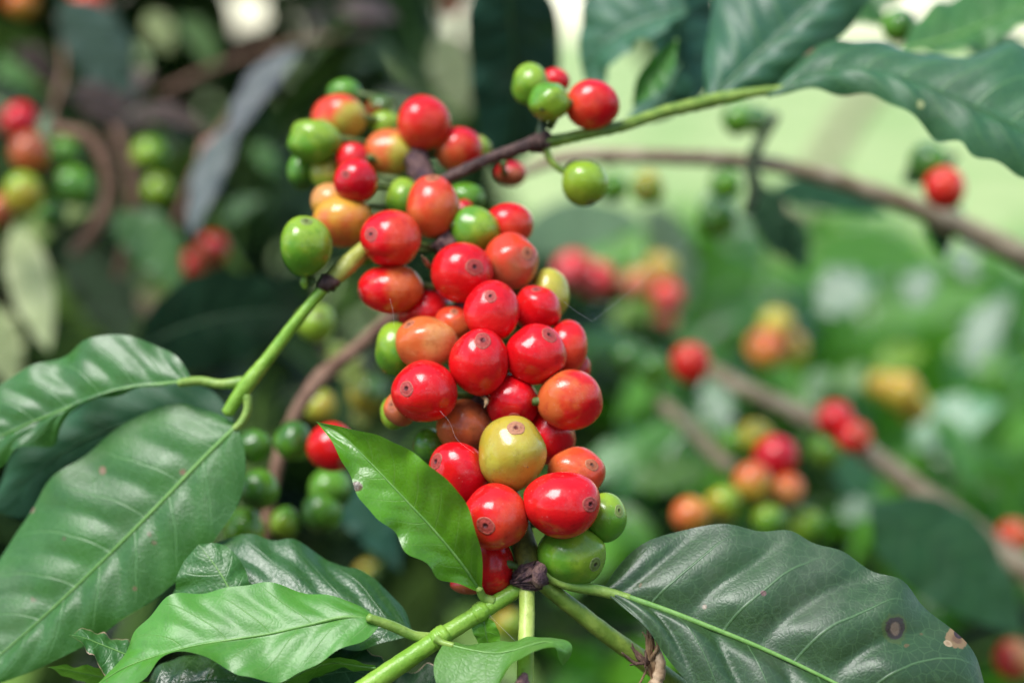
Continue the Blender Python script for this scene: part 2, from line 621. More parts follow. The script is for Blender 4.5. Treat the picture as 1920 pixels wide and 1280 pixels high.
make_bush('dense dark coffee bush filling the shade behind the left half of the branch', (-0.55, 1.6, 0.0), [
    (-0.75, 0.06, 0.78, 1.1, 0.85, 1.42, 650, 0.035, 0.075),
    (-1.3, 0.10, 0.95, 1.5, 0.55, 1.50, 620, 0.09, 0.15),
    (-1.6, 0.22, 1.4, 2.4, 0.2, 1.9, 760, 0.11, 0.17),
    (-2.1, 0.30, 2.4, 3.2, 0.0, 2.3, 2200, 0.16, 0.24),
    (-1.9, 0.0, 0.80, 1.9, 1.48, 1.85, 2300, 0.11, 0.17),  # unseen canopy layer, added above the frame to shade the bush
], MB_SHADE_PAINT, 0.55, 3, [
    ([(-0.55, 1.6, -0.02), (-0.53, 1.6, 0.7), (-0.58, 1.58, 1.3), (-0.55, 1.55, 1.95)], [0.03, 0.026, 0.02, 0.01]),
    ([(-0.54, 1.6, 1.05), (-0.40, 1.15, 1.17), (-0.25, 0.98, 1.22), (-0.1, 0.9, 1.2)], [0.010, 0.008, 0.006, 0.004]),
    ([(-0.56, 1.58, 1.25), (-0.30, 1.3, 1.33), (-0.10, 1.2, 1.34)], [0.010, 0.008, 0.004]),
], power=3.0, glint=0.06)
make_bush('sunlit mid green coffee bush behind the right half of the branch', (0.5, 1.75, 0.0), [
    (0.02, 0.60, 0.74, 1.10, 0.70, 1.20, 800, 0.035, 0.075),
    (0.05, 0.95, 1.15, 1.7, 0.45, 1.24, 330, 0.08, 0.13),
    (-0.1, 1.3, 1.7, 2.5, 0.2, 1.25, 420, 0.10, 0.17),
    (-0.1, 1.7, 2.6, 3.3, 0.0, 1.2, 1300, 0.14, 0.22),
], MB_LIT_PAINT, 0.45, 5, [
    ([(0.5, 1.75, -0.02), (0.52, 1.75, 0.6), (0.49, 1.72, 1.05)], [0.028, 0.022, 0.012]),
    ([(0.5, 1.74, 0.8), (0.3, 1.4, 0.98), (0.12, 1.2, 1.05)], [0.009, 0.007, 0.004]),
], face=(-0.1, -0.4, 0.9), power=1.6, glint=0.14)
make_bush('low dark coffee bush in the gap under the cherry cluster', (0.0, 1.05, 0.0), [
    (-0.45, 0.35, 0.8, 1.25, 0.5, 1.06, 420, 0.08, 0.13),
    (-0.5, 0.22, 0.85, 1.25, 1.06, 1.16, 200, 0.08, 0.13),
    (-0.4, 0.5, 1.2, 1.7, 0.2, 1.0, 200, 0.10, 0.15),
], MB_SHADE_PAINT, 0.5, 9, [
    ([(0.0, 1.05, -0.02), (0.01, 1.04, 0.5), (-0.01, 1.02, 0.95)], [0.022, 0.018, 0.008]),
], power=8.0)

make_bush('unseen coffee hedge added behind the camera to block low sky light', (0.0, -1.7, 0.0), [  # out of view, added to cut the frontal sky light
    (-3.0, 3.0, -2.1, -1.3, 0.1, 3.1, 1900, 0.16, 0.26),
], MB_SHADE_PAINT, 0.5, 21, [
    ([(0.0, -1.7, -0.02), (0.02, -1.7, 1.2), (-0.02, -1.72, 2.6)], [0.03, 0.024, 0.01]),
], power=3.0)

for lb, (cx, cy, cd), (hx, hz), n, sd_ in (
        ('low sage green shrub out in the meadow behind the hanging green cherry', (1150, 470, 6.0), (0.42, 0.30), 420, 61),
        ('rounded shrub out in the meadow under the arched grey branch', (1480, 440, 7.5), (0.55, 0.28), 420, 62),
        ('small shrub out in the meadow near the right margin', (1850, 500, 6.5), (0.45, 0.25), 380, 63)):
    c = CAM_LOC + CX * ((cx - 960) / FP * cd) + CY * ((640 - cy) / FP * cd) + CZ * cd
    make_bush(lb, (c.x, c.y, 0.0), [(c.x - hx, c.x + hx, c.y - hx, c.y + hx, 0.15, c.z + hz * 0.4, n, 0.10, 0.2)], MB_LIT_PAINT, 0.3, sd_, [
        ([(c.x, c.y, -0.02), (c.x + 0.02, c.y, 0.3), (c.x - 0.02, c.y, c.z)], [0.03, 0.024, 0.012])], face=(-0.1, -0.3, 1.0), gaps=False)
e = empty('young_tree', (1.9, 7.2, -0.02), 'slim leaning grey trunk of a young tree far out in the meadow', 'tree')
tp = [Vector((q[0], q[1], q[2])) - e.location for q in ((1.12, 7.2, -0.02), (1.25, 7.2, 0.5), (1.45, 7.2, 0.95), (1.66, 7.2, 1.25), (1.95, 7.2, 1.6), (2.1, 7.2, 2.1))]
tube('trunk', tp, [0.055, 0.05, 0.045, 0.04, 0.03, 0.02], M_BRANCH, e, seg=10, bump=0.08)
rg0 = np.random.default_rng(64)
cn = 160
cp = np.array((0.35, 0.0, 2.2)) + rg0.normal(0, 1, (cn, 3)) * np.array((0.45, 0.4, 0.22))
foliage('crown', list(cp), list(rand_dir(cn, 0.4, rg0)), [np.array((0, -0.3, 1.0)) + rg0.normal(0, .4, 3) for _ in range(cn)], rg0.uniform(0.1, 0.2, cn), rg0.uniform(0, 1, cn), MB_LIT_PAINT, e)

# ------------------------------------------------------------------ leaves seen one by one
def leaf(label, mid, up, lo, du, dl, mat, nv=9, pil=0.0006, wav=0.0012, rib=0.0009, petiole=None, pet_r=0.0011, nt=64, ns=22, seed=0,
         rib_mat=None, skew=0.16, group='coffee leaves seen one by one', spots=(), fold=0.0, phase=1.0, **mk):
    """mid: (px, py, depth) from leaf base to tip; up and lo: the two margins; du, dl: how far each margin lies behind the midrib"""
    rg = np.random.default_rng(seed + 100)
    m3 = np.array([tuple(P(*q)) for q in mid])
    md = resample(np.array(mid, float), nt)
    M = np.array([tuple(P(*q)) for q in md])
    tt = np.linspace(0, 1, nt + 1)
    prof = np.sin(math.pi * np.clip(tt, 0, 1)) ** 0.6
    E = []
    for edge, off in ((lo, dl), (up, du)):
        ed = resample(np.array(edge, float), nt)
        E.append(np.array([tuple(P(ed[i, 0], ed[i, 1], md[i, 2] + off * prof[i])) for i in range(nt + 1)]))
    ss = np.linspace(-1, 1, ns + 1)
    G = np.zeros((nt + 1, ns + 1, 3))
    for j, s in enumerate(ss):
        e = E[0] if s < 0 else E[1]
        G[:, j] = M * (1 - abs(s)) + e * abs(s)
    du_ = np.gradient(G, axis=0)
    dv_ = np.gradient(G, axis=1)
    N = np.cross(du_, dv_)
    N /= np.maximum(np.linalg.norm(N, axis=2), 1e-9)[..., None]
    c = N[nt // 2, ns // 2]
    if c @ (np.array(CAM_LOC) - M[nt // 2]) < 0:
        N = -N
    nmean = N.reshape(-1, 3).mean(0)
    nmean /= np.linalg.norm(nmean)
    T, Sg = np.meshgrid(tt, ss, indexing='ij')
    A = np.abs(Sg)
    tv = T + np.where(Sg > 0, 0.35 / nv, 0) - skew * A ** 1.25
    pill = np.abs(np.cos(math.pi * (nv * tv - 0.5 + 0.5))) ** 0.75      # sunk on each lateral vein
    w1, w2 = rg.uniform(0, 6.28, 2)
    wave = np.sin(T * 23 * phase + w1 + np.where(Sg > 0, 1.7, 0)) + 0.6 * np.sin(T * 41 * phase + w2 + np.where(Sg > 0, 0.6, 2))
    k = prof[:, None]
    disp = pil * pill * np.clip(A * 4, 0, 1) * (1 - A ** 3) * k + wav * wave * A ** 2 * k + fold * (A * (1 - A)) * 4 * k
    G = G + nmean * disp[..., None]
    base = M[0]
    V = (G - base).reshape(-1, 3)
    F = []
    for i in range(nt):
        for j in range(ns):
            F.append((i * (ns + 1) + j, i * (ns + 1) + j + 1, (i + 1) * (ns + 1) + j + 1, (i + 1) * (ns + 1) + j))
    uv = np.stack([T.ravel(), Sg.ravel() * 0.5 + 0.5], axis=1)
    e = empty('coffee_leaf', Vector(base), label, 'leaf', group)
    sp = []
    if spots:
        gx, gy, _ = PIX(G.reshape(-1, 3).T.T) if False else (None, None, None)
        q = G.reshape(-1, 3) - np.array(CAM_LOC)
        z = q @ CM[2]
        gx, gy = 960 + FP * (q @ CM[0]) / z, 640 - FP * (q @ CM[1]) / z
        for (sx, sy, sr, rim, mc) in spots:
            i = int(np.argmin((gx - sx) ** 2 + (gy - sy) ** 2))
            sp.append((tuple(V[i]), sr * z[i] / FP, rim, mc))
    if isinstance(mat, dict):
        if mat['base'][1] < 0.12 and rib_mat is None and seed > 4:
            rib_mat = M_RIB_DARK
        mat = leaf_mat('leaf_blade', nv=nv, skew=skew, spots=sp, **mat)
    mesh_obj('blade', V, F, mat, e, uv=uv)
    if rib:
        r = np.linspace(rib, rib * 0.10, 9) * 0.62
        idx = np.linspace(0, nt, 9).astype(int)
        mp = [M[i] - base + nmean * (pil * 0.15 + rib * 0.1) for i in idx]
        tube('midrib', mp, r, rib_mat or M_RIB, e, seg=8, n=48, flat=0.6)
    if petiole:
        pp = [P(*q) for q in petiole]
        tube('petiole', [p - Vector(base) for p in pp], [pet_r * 1.25] + [pet_r] * (len(pp) - 2) + [pet_r * 0.85], M_PETIOLE, e, seg=10)
    return e


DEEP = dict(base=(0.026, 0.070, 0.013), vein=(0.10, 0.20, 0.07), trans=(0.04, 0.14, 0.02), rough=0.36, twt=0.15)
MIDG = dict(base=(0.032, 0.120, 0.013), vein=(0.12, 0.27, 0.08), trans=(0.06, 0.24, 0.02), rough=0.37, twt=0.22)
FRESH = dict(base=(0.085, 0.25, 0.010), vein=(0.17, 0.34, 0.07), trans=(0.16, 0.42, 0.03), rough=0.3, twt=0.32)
SHADE = dict(base=(0.010, 0.040, 0.012), vein=(0.05, 0.12, 0.05), trans=(0.03, 0.10, 0.02), rough=0.48, twt=0.12, spec=0.25)  # leaf copy with the shade put into its very dark base

# big leaf, lower right
leaf('large dark glossy leaf with sunken veins and a round brown spot, lower right',
     [(1130, 1106, .402), (1210, 1132, .400), (1330, 1177, .397), (1480, 1240, .393), (1600, 1300, .389), (1760, 1380, .386), (1930, 1440, .384)],
     [(1130, 1106), (1158, 1062), (1200, 1022), (1260, 997), (1350, 984), (1420, 997), (1485, 992), (1525, 1016), (1580, 1031), (1640, 1076), (1690, 1091), (1730, 1130), (1780, 1172), (1825, 1222), (1850, 1300), (1880, 1380), (1930, 1440)],
     [(1130, 1106), (1165, 1137), (1215, 1182), (1255, 1235), (1300, 1290), (1370, 1350), (1500, 1420), (1700, 1470), (1930, 1440)],
     0.0135, -0.008, dict(DEEP, base=(0.024, 0.058, 0.016), veinw=0.5, pucker=0.6, rough=0.38), nv=6, pil=0.0040, wav=0.0010, rib=0.0013, skew=0.20, seed=1, nt=96, ns=36, fold=0.0008,
     petiole=[(1022, 1074, .401), (1060, 1094, .400), (1130, 1108, .4015), (1180, 1122, .4005)], pet_r=0.0014,
     spots=[(1677, 1180, 30, (0.050, 0.085, 0.018), (0.040, 0.085, 0.015)), (1677, 1180, 24, (0.035, 0.022, 0.018), (0.15, 0.10, 0.065)), (1788, 1195, 24, (0.22, 0.14, 0.06), (0.14, 0.075, 0.035)), (1800, 1188, 10, (0.035, 0.02, 0.02), (0.05, 0.03, 0.025)), (1772, 1205, 9, (0.36, 0.26, 0.14), (0.30, 0.2, 0.1)), (1430, 1117, 6, (0.12, 0.06, 0.05), (0.15, 0.08, 0.06)), (1320, 1135, 5, (0.2, 0.16, 0.1), (0.3, 0.24, 0.16))])

# bright young leaf in front of the cluster
leaf('bright fresh green pointed leaf in front of the cherry cluster, tip up to the left',
     [(903, 1112, .398), (876, 1070, .394), (820, 1000, .391), (750, 925, .391), (690, 862, .393), (640, 815, .396), (593, 790, .400)],
     [(903, 1112), (904, 1050), (890, 985), (857, 920), (818, 880), (770, 848), (715, 817), (650, 803), (593, 790)],
     [(903, 1112), (868, 1096), (820, 1085), (806, 1060), (757, 1030), (735, 995), (700, 962), (668, 925), (650, 880), (625, 832), (593, 790)],
     -0.006, -0.003, dict(FRESH, veinw=0.5, pucker=0.5, rough=0.24), nv=8, pil=0.0007, wav=0.0012, rib=0.0006, seed=2, fold=-0.0010,
     petiole=[(925, 1127, .3995), (908, 1120, .399), (898, 1102, .3965)], pet_r=0.0011,
     spots=[(668, 912, 12, (0.10, 0.05, 0.02), (0.06, 0.03, 0.015))])

# large leaf, left
leaf('largest leaf at the left, broad matt green with a straight pale midrib',
     [(446, 798, .428), (390, 852, .4275), (300, 945, .4265), (200, 1045, .4255), (100, 1140, .4245), (0, 1228, .4235), (-90, 1300, .4225)],
     [(446, 798), (425, 784), (400, 772), (340, 757), (270, 775), (205, 812), (150, 860), (95, 902), (45, 975), (0, 1045), (-45, 1120), (-85, 1210), (-90, 1300)],
     [(446, 798), (456, 832), (460, 880), (447, 940), (418, 995), (370, 1052), (290, 1122), (200, 1182), (100, 1240), (0, 1280), (-90, 1300)],
     0.013, -0.004, dict(MIDG, veinw=0.6, pucker=0.9), nv=8, pil=0.0015, wav=0.0008, rib=0.0010, seed=3, nt=80, ns=28, fold=0.001,
     petiole=[(463, 742, .429), (464, 765, .4285), (455, 788, .428), (440, 804, .4275)], pet_r=0.0011,
     spots=[(344, 882, 7, (0.16, 0.14, 0.05), (0.2, 0.1, 0.05)), (190, 878, 9, (0.20, 0.13, 0.06), (0.28, 0.18, 0.1)), (60, 960, 8, (0.22, 0.16, 0.09), (0.3, 0.22, 0.14)), (250, 1100, 5, (0.16, 0.14, 0.05), (0.14, 0.08, 0.04)), (120, 1010, 4, (0.12, 0.09, 0.04), (0.12, 0.07, 0.04))])

# upper left leaf
leaf('glossy leaf at the far left with white sky shine between its veins',
     [(362, 714, .430), (310, 720, .431), (253, 725, .432), (180, 746, .4335), (118, 769, .435), (0, 819, .437), (-60, 850, .438), (-130, 890, .439)],
     [(362, 714), (338, 674), (290, 645), (215, 628), (150, 645), (90, 676), (0, 722), (-70, 790), (-130, 890)],
     [(362, 714), (300, 726), (250, 730), (215, 738), (165, 755), (130, 775), (112, 802), (95, 832), (65, 838), (35, 846), (0, 873), (-60, 905), (-130, 890)],
     0.0060, -0.0012, dict(MIDG, rough=0.35, veinw=0.7, pucker=0.5), nv=8, pil=0.0012, wav=0.0014, rib=0.0008, seed=4, nt=80, ns=28, fold=0.0003,
     petiole=[(455, 716, .4305), (415, 720, .430), (372, 714, .430), (335, 718, .428)], pet_r=0.0013)

# bright wavy leaf, bottom
leaf('bright shiny wavy leaf lying lowest at the left with broad white shine',
     [(718, 1166, .394), (690, 1156, .3935), (601, 1168, .393), (476, 1194, .393), (393, 1205, .3935), (310, 1225, .394), (247, 1245, .395), (170, 1292, .396)],
     [(718, 1166), (685, 1142), (635, 1121), (539, 1101), (456, 1096), (393, 1104), (327, 1121), (281, 1150), (252, 1180), (238, 1217), (210, 1258), (170, 1292)],
     [(718, 1166), (685, 1196), (622, 1229), (560, 1258), (508, 1279), (456, 1271), (427, 1250), (377, 1227), (343, 1221), (306, 1237), (268, 1267), (225, 1292), (170, 1292)],
     0.008, -0.0075, dict(FRESH, base=(0.075, 0.25, 0.025), veinw=0.45, pucker=0.4, rough=0.36), nv=7, pil=0.0008, wav=0.0012, rib=0.0008, seed=5, nt=80, ns=28, fold=0.0,
     petiole=[(812, 1197, .3985), (780, 1192, .397), (735, 1173, .3945), (690, 1157, .392)], pet_r=0.0013)

# dark leaf behind it
leaf('dark glossy leaf with a crinkled edge behind the bright wavy leaf',
     [(775, 1190, .407), (690, 1150, .409), (590, 1120, .411), (500, 1105, .413), (430, 1110, .414), (360, 1125, .415), (300, 1150, .415)],
     [(775, 1190), (756, 1137), (727, 1108), (672, 1068), (645, 1066), (622, 1054), (593, 1031), (552, 1013), (514, 1015), (477, 1003), (418, 1006), (360, 1060), (300, 1150)],
     [(775, 1190), (700, 1210), (600, 1220), (500, 1220), (400, 1200), (300, 1150)],
     0.012, -0.006, dict(DEEP, base=(0.024, 0.085, 0.016), rough=0.3, veinw=0.6), nv=6, pil=0.0013, wav=0.0012, rib=0.0007, seed=6, skew=0.25)
leaf('small leaf wedge between the largest leaf and a crinkled one',
     [(455, 1170, .404), (428, 1100, .406), (405, 1062, .408), (372, 1020, .411)],
     [(455, 1170), (470, 1110), (450, 1050), (418, 1020), (372, 1020)],
     [(455, 1170), (380, 1160), (330, 1112), (340, 1060), (372, 1020)],
     0.003, 0.002, MIDG, nv=5, pil=0.0005, wav=0.0006, rib=0.0006, seed=7, nt=30, ns=12)

# leaf with hooked tip
leaf('pale green young leaf with a hooked tip hanging from the green side shoot',
     [(830, 1205, .393), (880, 1218, .390), (940, 1224, .388), (1000, 1208, .387), (1045, 1206, .387), (1062, 1224, .387), (1055, 1247, .388)],
     [(830, 1203), (906, 1206), (970, 1198), (1022, 1194), (1058, 1198), (1073, 1214), (1068, 1232), (1055, 1247)],
     [(830, 1207), (814, 1242), (828, 1300), (920, 1310), (940, 1268), (968, 1238), (1004, 1219), (1042, 1214), (1048, 1236), (1055, 1247)],
     0.004, -0.008, dict(FRESH, base=(0.085, 0.22, 0.03), rough=0.4, veinw=0.4), nv=6, pil=0.0003, wav=0.0004, rib=0.0005, seed=8,
     petiole=[(818, 1196, .3935), (826, 1202, .393), (850, 1210, .392)], pet_r=0.0009)
leaf('tiny triangular leaf under the green side shoot',
     [(906, 1152, .399), (910, 1180, .399), (915, 1205, .400), (920, 1228, .401)],
     [(906, 1152), (925, 1165), (936, 1185), (936, 1210), (920, 1228)],
     [(906, 1152), (884, 1172), (890, 1192), (902, 1212), (920, 1228)],
     -0.002, -0.001, FRESH, nv=4, pil=0.0002, wav=0.0003, rib=0.0004, seed=9, nt=24, ns=10,
     petiole=[(898, 1137, .399), (903, 1146, .399), (907, 1158, .399)], pet_r=0.0006)

# curled bits, bottom left
leaf('small curled leaf with a dry brown margin at the bottom left',
     [(262, 1238, .403), (225, 1222, .403), (185, 1206, .403), (150, 1193, .403), (129, 1190, .403)],
     [(262, 1238), (240, 1203), (197, 1191), (162, 1178), (129, 1190)],
     [(262, 1238), (232, 1280), (197, 1262), (168, 1222), (150, 1203), (129, 1190)],
     0.004, -0.004, dict(MIDG, edge=((0.36, 0.24, 0.14), 0.93)), nv=5, pil=0.0004, wav=0.0008, rib=0.0004, seed=10, nt=30, ns=14)
leaf('narrow curling leaf edge along the bottom left corner',
     [(300, 1296, .405), (230, 1276, .405), (160, 1262, .405), (120, 1254, .405), (90, 1250, .405)],
     [(300, 1290), (235, 1262), (170, 1250), (130, 1246), (90, 1250)],
     [(300, 1310), (225, 1300), (150, 1278), (115, 1262), (90, 1250)],
     -0.004, 0.004, FRESH, nv=5, pil=0.0004, wav=0.0006, rib=0.0004, seed=11, nt=30, ns=12)
leaf('dark blue green leaf with a bright fleck under the wavy leaf at the bottom',
     [(250, 1320, .409), (320, 1290, .409), (400, 1275, .409), (480, 1285, .409), (560, 1320, .409)],
     [(250, 1320), (300, 1250), (370, 1222), (430, 1235), (500, 1260), (560, 1320)],
     [(250, 1320), (320, 1340), (420, 1350), (500, 1340), (560, 1320)],
     0.008, -0.005, dict(DEEP, rough=0.24), nv=6, pil=0.0012, wav=0.0012, rib=0.0006, seed=12, nt=36, ns=14)
leaf('dark leaf with ragged eaten brown edge behind the green side shoot at the bottom',
     [(460, 1330, .406), (540, 1290, .406), (620, 1262, .406), (690, 1262, .406), (740, 1290, .406)],
     [(460, 1330), (520, 1240), (590, 1215), (640, 1200), (660, 1216), (680, 1212), (700, 1228), (716, 1230), (722, 1250), (740, 1290)],
     [(460, 1330), (540, 1350), (640, 1340), (700, 1320), (740, 1290)],
     0.004, -0.004, dict(SHADE, edge=((0.40, 0.27, 0.19), 0.965)), nv=6, pil=0.0006, wav=0.0006, rib=0.0005, seed=13, nt=60, ns=16)
leaf('dark leaf with notched pale margin between the side shoot and the hooked leaf',
     [(690, 1345, .407), (740, 1310, .407), (790, 1290, .407), (850, 1280, .407)],
     [(690, 1345), (720, 1275), (752, 1256), (782, 1262), (800, 1240), (815, 1246), (850, 1280)],
     [(690, 1345), (760, 1350), (820, 1330), (850, 1280)],
     0.004, -0.003, dict(SHADE, edge=((0.40, 0.30, 0.22), 0.95)), nv=5, pil=0.0005, wav=0.0006, rib=0.0004, seed=14, nt=40, ns=14)
leaf('folded bright green leaf edge joining the side shoot at the bottom',
     [(704, 1251, .395), (665, 1246, .396), (627, 1241, .398), (575, 1256, .400), (500, 1300, .402)],
     [(704, 1247), (665, 1238), (627, 1230), (572, 1243), (500, 1290)],
     [(704, 1256), (668, 1256), (630, 1254), (585, 1276), (510, 1320)],
     -0.003, 0.006, FRESH, nv=6, pil=0.0003, wav=0.0004, rib=0.0005, seed=15, nt=36, ns=12)
leaf('shaded blue green leaf between the two big left leaves',
     [(440, 790, .450), (350, 775, .452), (250, 790, .453), (150, 830, .454), (60, 890, .455), (-20, 960, .456)],
     [(440, 790), (400, 735), (300, 715), (200, 740), (100, 790), (20, 860), (-20, 960)],
     [(440, 790), (380, 850), (280, 880), (150, 930), (50, 970), (-20, 960)],
     0.003, 0.000, dict(SHADE, base=(0.02, 0.075, 0.030)), nv=8, pil=0.0010, wav=0.0015, rib=0.0007, seed=16, nt=40, ns=16)

# upper right leaves
leaf('long drooping grey green leaf at the top right with a scalloped edge',
     [(1440, 182, .462), (1520, 142, .463), (1620, 132, .463), (1720, 158, .461), (1820, 198, .458), (1920, 246, .455), (2040, 320, .450)],
     [(1440, 182), (1490, 122), (1530, 86), (1568, 70), (1605, 78), (1640, 86), (1700, 94), (1750, 96), (1800, 108), (1850, 98), (1915, 86), (2000, 140), (2040, 320)],
     [(1440, 182), (1500, 172), (1550, 173), (1625, 176), (1665, 196), (1700, 216), (1738, 236), (1762, 256), (1800, 272), (1818, 294), (1860, 302), (1925, 328), (2040, 320)],
     0.015, -0.006, dict(MIDG, base=(0.030, 0.10, 0.035), rough=0.4), nv=9, pil=0.0010, wav=0.0016, rib=0.0009, seed=20, nt=72, ns=24, fold=0.003,
     spots=[(1515, 97, 17, (0.35, 0.14, 0.10), (0.45, 0.2, 0.14)), (1728, 196, 9, (0.35, 0.4, 0.15), (0.4, 0.45, 0.2))])
leaf('broad grey green leaf rising from the upper green twig with a pale midrib',
     [(1325, 196, .476), (1390, 132, .478), (1450, 76, .480), (1510, 20, .482), (1570, -50, .484), (1630, -130, .486)],
     [(1325, 196), (1320, 120), (1330, 50), (1350, -30), (1430, -110), (1630, -130)],
     [(1325, 196), (1400, 182), (1480, 152), (1545, 96), (1610, 30), (1650, -50), (1630, -130)],
     0.010, 0.000, dict(MIDG, base=(0.032, 0.105, 0.05), rough=0.42), nv=8, pil=0.0010, wav=0.0010, rib=0.0011, seed=21, fold=0.003)
leaf('pale grey green leaf in the top right corner',
     [(1690, 95, .52), (1780, 72, .522), (1860, 40, .525), (1980, -10, .53)],
     [(1690, 95), (1720, 35), (1780, 0), (1880, -40), (1980, -10)],
     [(1690, 95), (1760, 98), (1830, 88), (1900, 58), (1980, -10)],
     0.02, -0.010, dict(MIDG, rough=0.4), nv=8, pil=0.0010, wav=0.0012, rib=0.0010, seed=22, nt=40, ns=16)
leaf('grey green hanging leaf right of the bright gap at the top',
     [(1290, 20, .53), (1230, 35, .53), (1170, 60, .532), (1120, 100, .535), (1095, 150, .54)],
     [(1290, 20), (1250, -30), (1170, -40), (1105, 0), (1085, 70), (1095, 150)],
     [(1290, 20), (1240, 60), (1190, 85), (1150, 120), (1120, 160), (1095, 150)],
     0.004, -0.012, dict(MIDG, base=(0.032, 0.11, 0.055), rough=0.42), nv=7, pil=0.0010, wav=0.0012, rib=0.0010, seed=23, nt=40, ns=16)
leaf('teal green leaf standing upright behind the broad top leaf',
     [(1300, 200, .54), (1285, 130, .54), (1278, 60, .54), (1285, -20, .54), (1300, -100, .54)],
     [(1300, 200), (1245, 160), (1225, 80), (1235, 0), (1300, -100)],
     [(1300, 200), (1335, 150), (1340, 60), (1335, -10), (1300, -100)],
     0.012, 0.010, dict(SHADE, base=(0.025, 0.09, 0.05)), nv=7, pil=0.0010, wav=0.0012, rib=0.0010, seed=24, nt=40, ns=16)
leaf('narrow pale leaf slanting down behind the upper green twig',
     [(1270, 75, .50), (1245, 115, .50), (1215, 150, .50), (1185, 200, .50)],
     [(1270, 75), (1265, 125), (1245, 165), (1185, 200)],
     [(1270, 75), (1225, 105), (1195, 145), (1185, 200)],
     -0.006, -0.004, dict(MIDG, rough=0.35), nv=6, pil=0.0008, wav=0.0008, rib=0.0008, seed=25, nt=30, ns=12)
leaf('small teal leaf below the narrow pale leaf by the upper green twig',
     [(1275, 120, .515), (1255, 165, .515), (1225, 205, .515), (1170, 235, .515)],
     [(1275, 120), (1300, 170), (1265, 215), (1170, 235)],
     [(1275, 120), (1225, 145), (1195, 190), (1170, 235)],
     0.004, 0.004, dict(SHADE, base=(0.022, 0.085, 0.045)), nv=6, pil=0.0008, wav=0.0008, rib=0.0008, seed=26, nt=30, ns=12)
leaf('very dark teal leaf hanging behind the top cherries, left of the bright gap',
     [(950, -60, .57), (958, 40, .59), (965, 140, .61), (960, 240, .63), (940, 330, .65)],
     [(950, -60), (1035, 0), (1050, 90), (1040, 190), (1000, 280), (940, 330)],
     [(950, -60), (885, 0), (880, 110), (890, 210), (910, 290), (940, 330)],
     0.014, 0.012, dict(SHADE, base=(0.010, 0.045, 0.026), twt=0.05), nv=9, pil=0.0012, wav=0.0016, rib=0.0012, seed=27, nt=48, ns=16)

# blurred leaves farther back: (label, centre px, length px, width px, angle, depth, lean, material)
PALE = dict(base=(0.38, 0.43, 0.18), vein=(0.55, 0.6, 0.35), trans=(0.45, 0.52, 0.2), rough=0.5, twt=0.3)
YEL = dict(base=(0.26, 0.34, 0.08), vein=(0.3, 0.36, 0.14), trans=(0.3, 0.4, 0.08), rough=0.5, twt=0.3)
BRN = dict(base=(0.10, 0.055, 0.042), vein=(0.2, 0.13, 0.1), trans=(0.15, 0.08, 0.05), rough=0.6, twt=0.15)
SILV = dict(base=(0.045, 0.12, 0.040), vein=(0.1, 0.17, 0.1), trans=(0.06, 0.18, 0.04), rough=0.34, twt=0.1, spec=0.7)
LIME = dict(base=(0.09, 0.26, 0.025), vein=(0.16, 0.36, 0.06), trans=(0.2, 0.5, 0.03), rough=0.36, twt=0.4)


def far_leaf(label, cx, cy, L, W, ang, d, lean, mat, seed, curve=0.12, tilt=0.0):
    """ang: picture angle of base-to-tip, degrees; lean: how far the tip lies behind the base (m); tilt: upper margin behind lower (m)"""
    a = R(ang)
    ux, uy = math.cos(a), -math.sin(a)
    nx, ny = uy, -ux
    if ny > 0:
        nx, ny = -nx, -ny                       # nx, ny points up the picture
    tilt = tilt * 10 * (W * 0.5) * D(d) / FP     # margin set-back for that slope
    if mat.get('spec', 0) == 0.7:                # shiny leaves hang so that they catch the sky
        h = shine_normal(P(cx, cy, d))
        gx, gy = h.dot(CX) / -h.dot(CZ), h.dot(CY) / -h.dot(CZ)
        lean = (ux * gx - uy * gy) * L * D(d) / FP
        tilt = (nx * gx - ny * gy) * W * 0.5 * D(d) / FP
    mid, up, lo = [], [], []
    for t in np.linspace(0, 1, 7):
        off = curve * L * (4 * t * (1 - t) - 0.5)
        x = cx + ux * (t - 0.5) * L + nx * off
        y = cy + uy * (t - 0.5) * L + ny * off
        mid.append((x, y, d + lean * (t - 0.5)))
        wd = W * 0.5 * math.sin(math.pi * t ** 0.85) ** 0.8 * (1 - 0.2 * t)
        up.append((x + nx * wd, y + ny * wd))
        lo.append((x - nx * wd, y - ny * wd))
    return leaf(label, mid, up, lo, tilt, -tilt, mat, nv=8, pil=0.0005, wav=0.0008, rib=0.0007, seed=seed, nt=32, ns=12, group='blurred coffee leaves behind the branch')


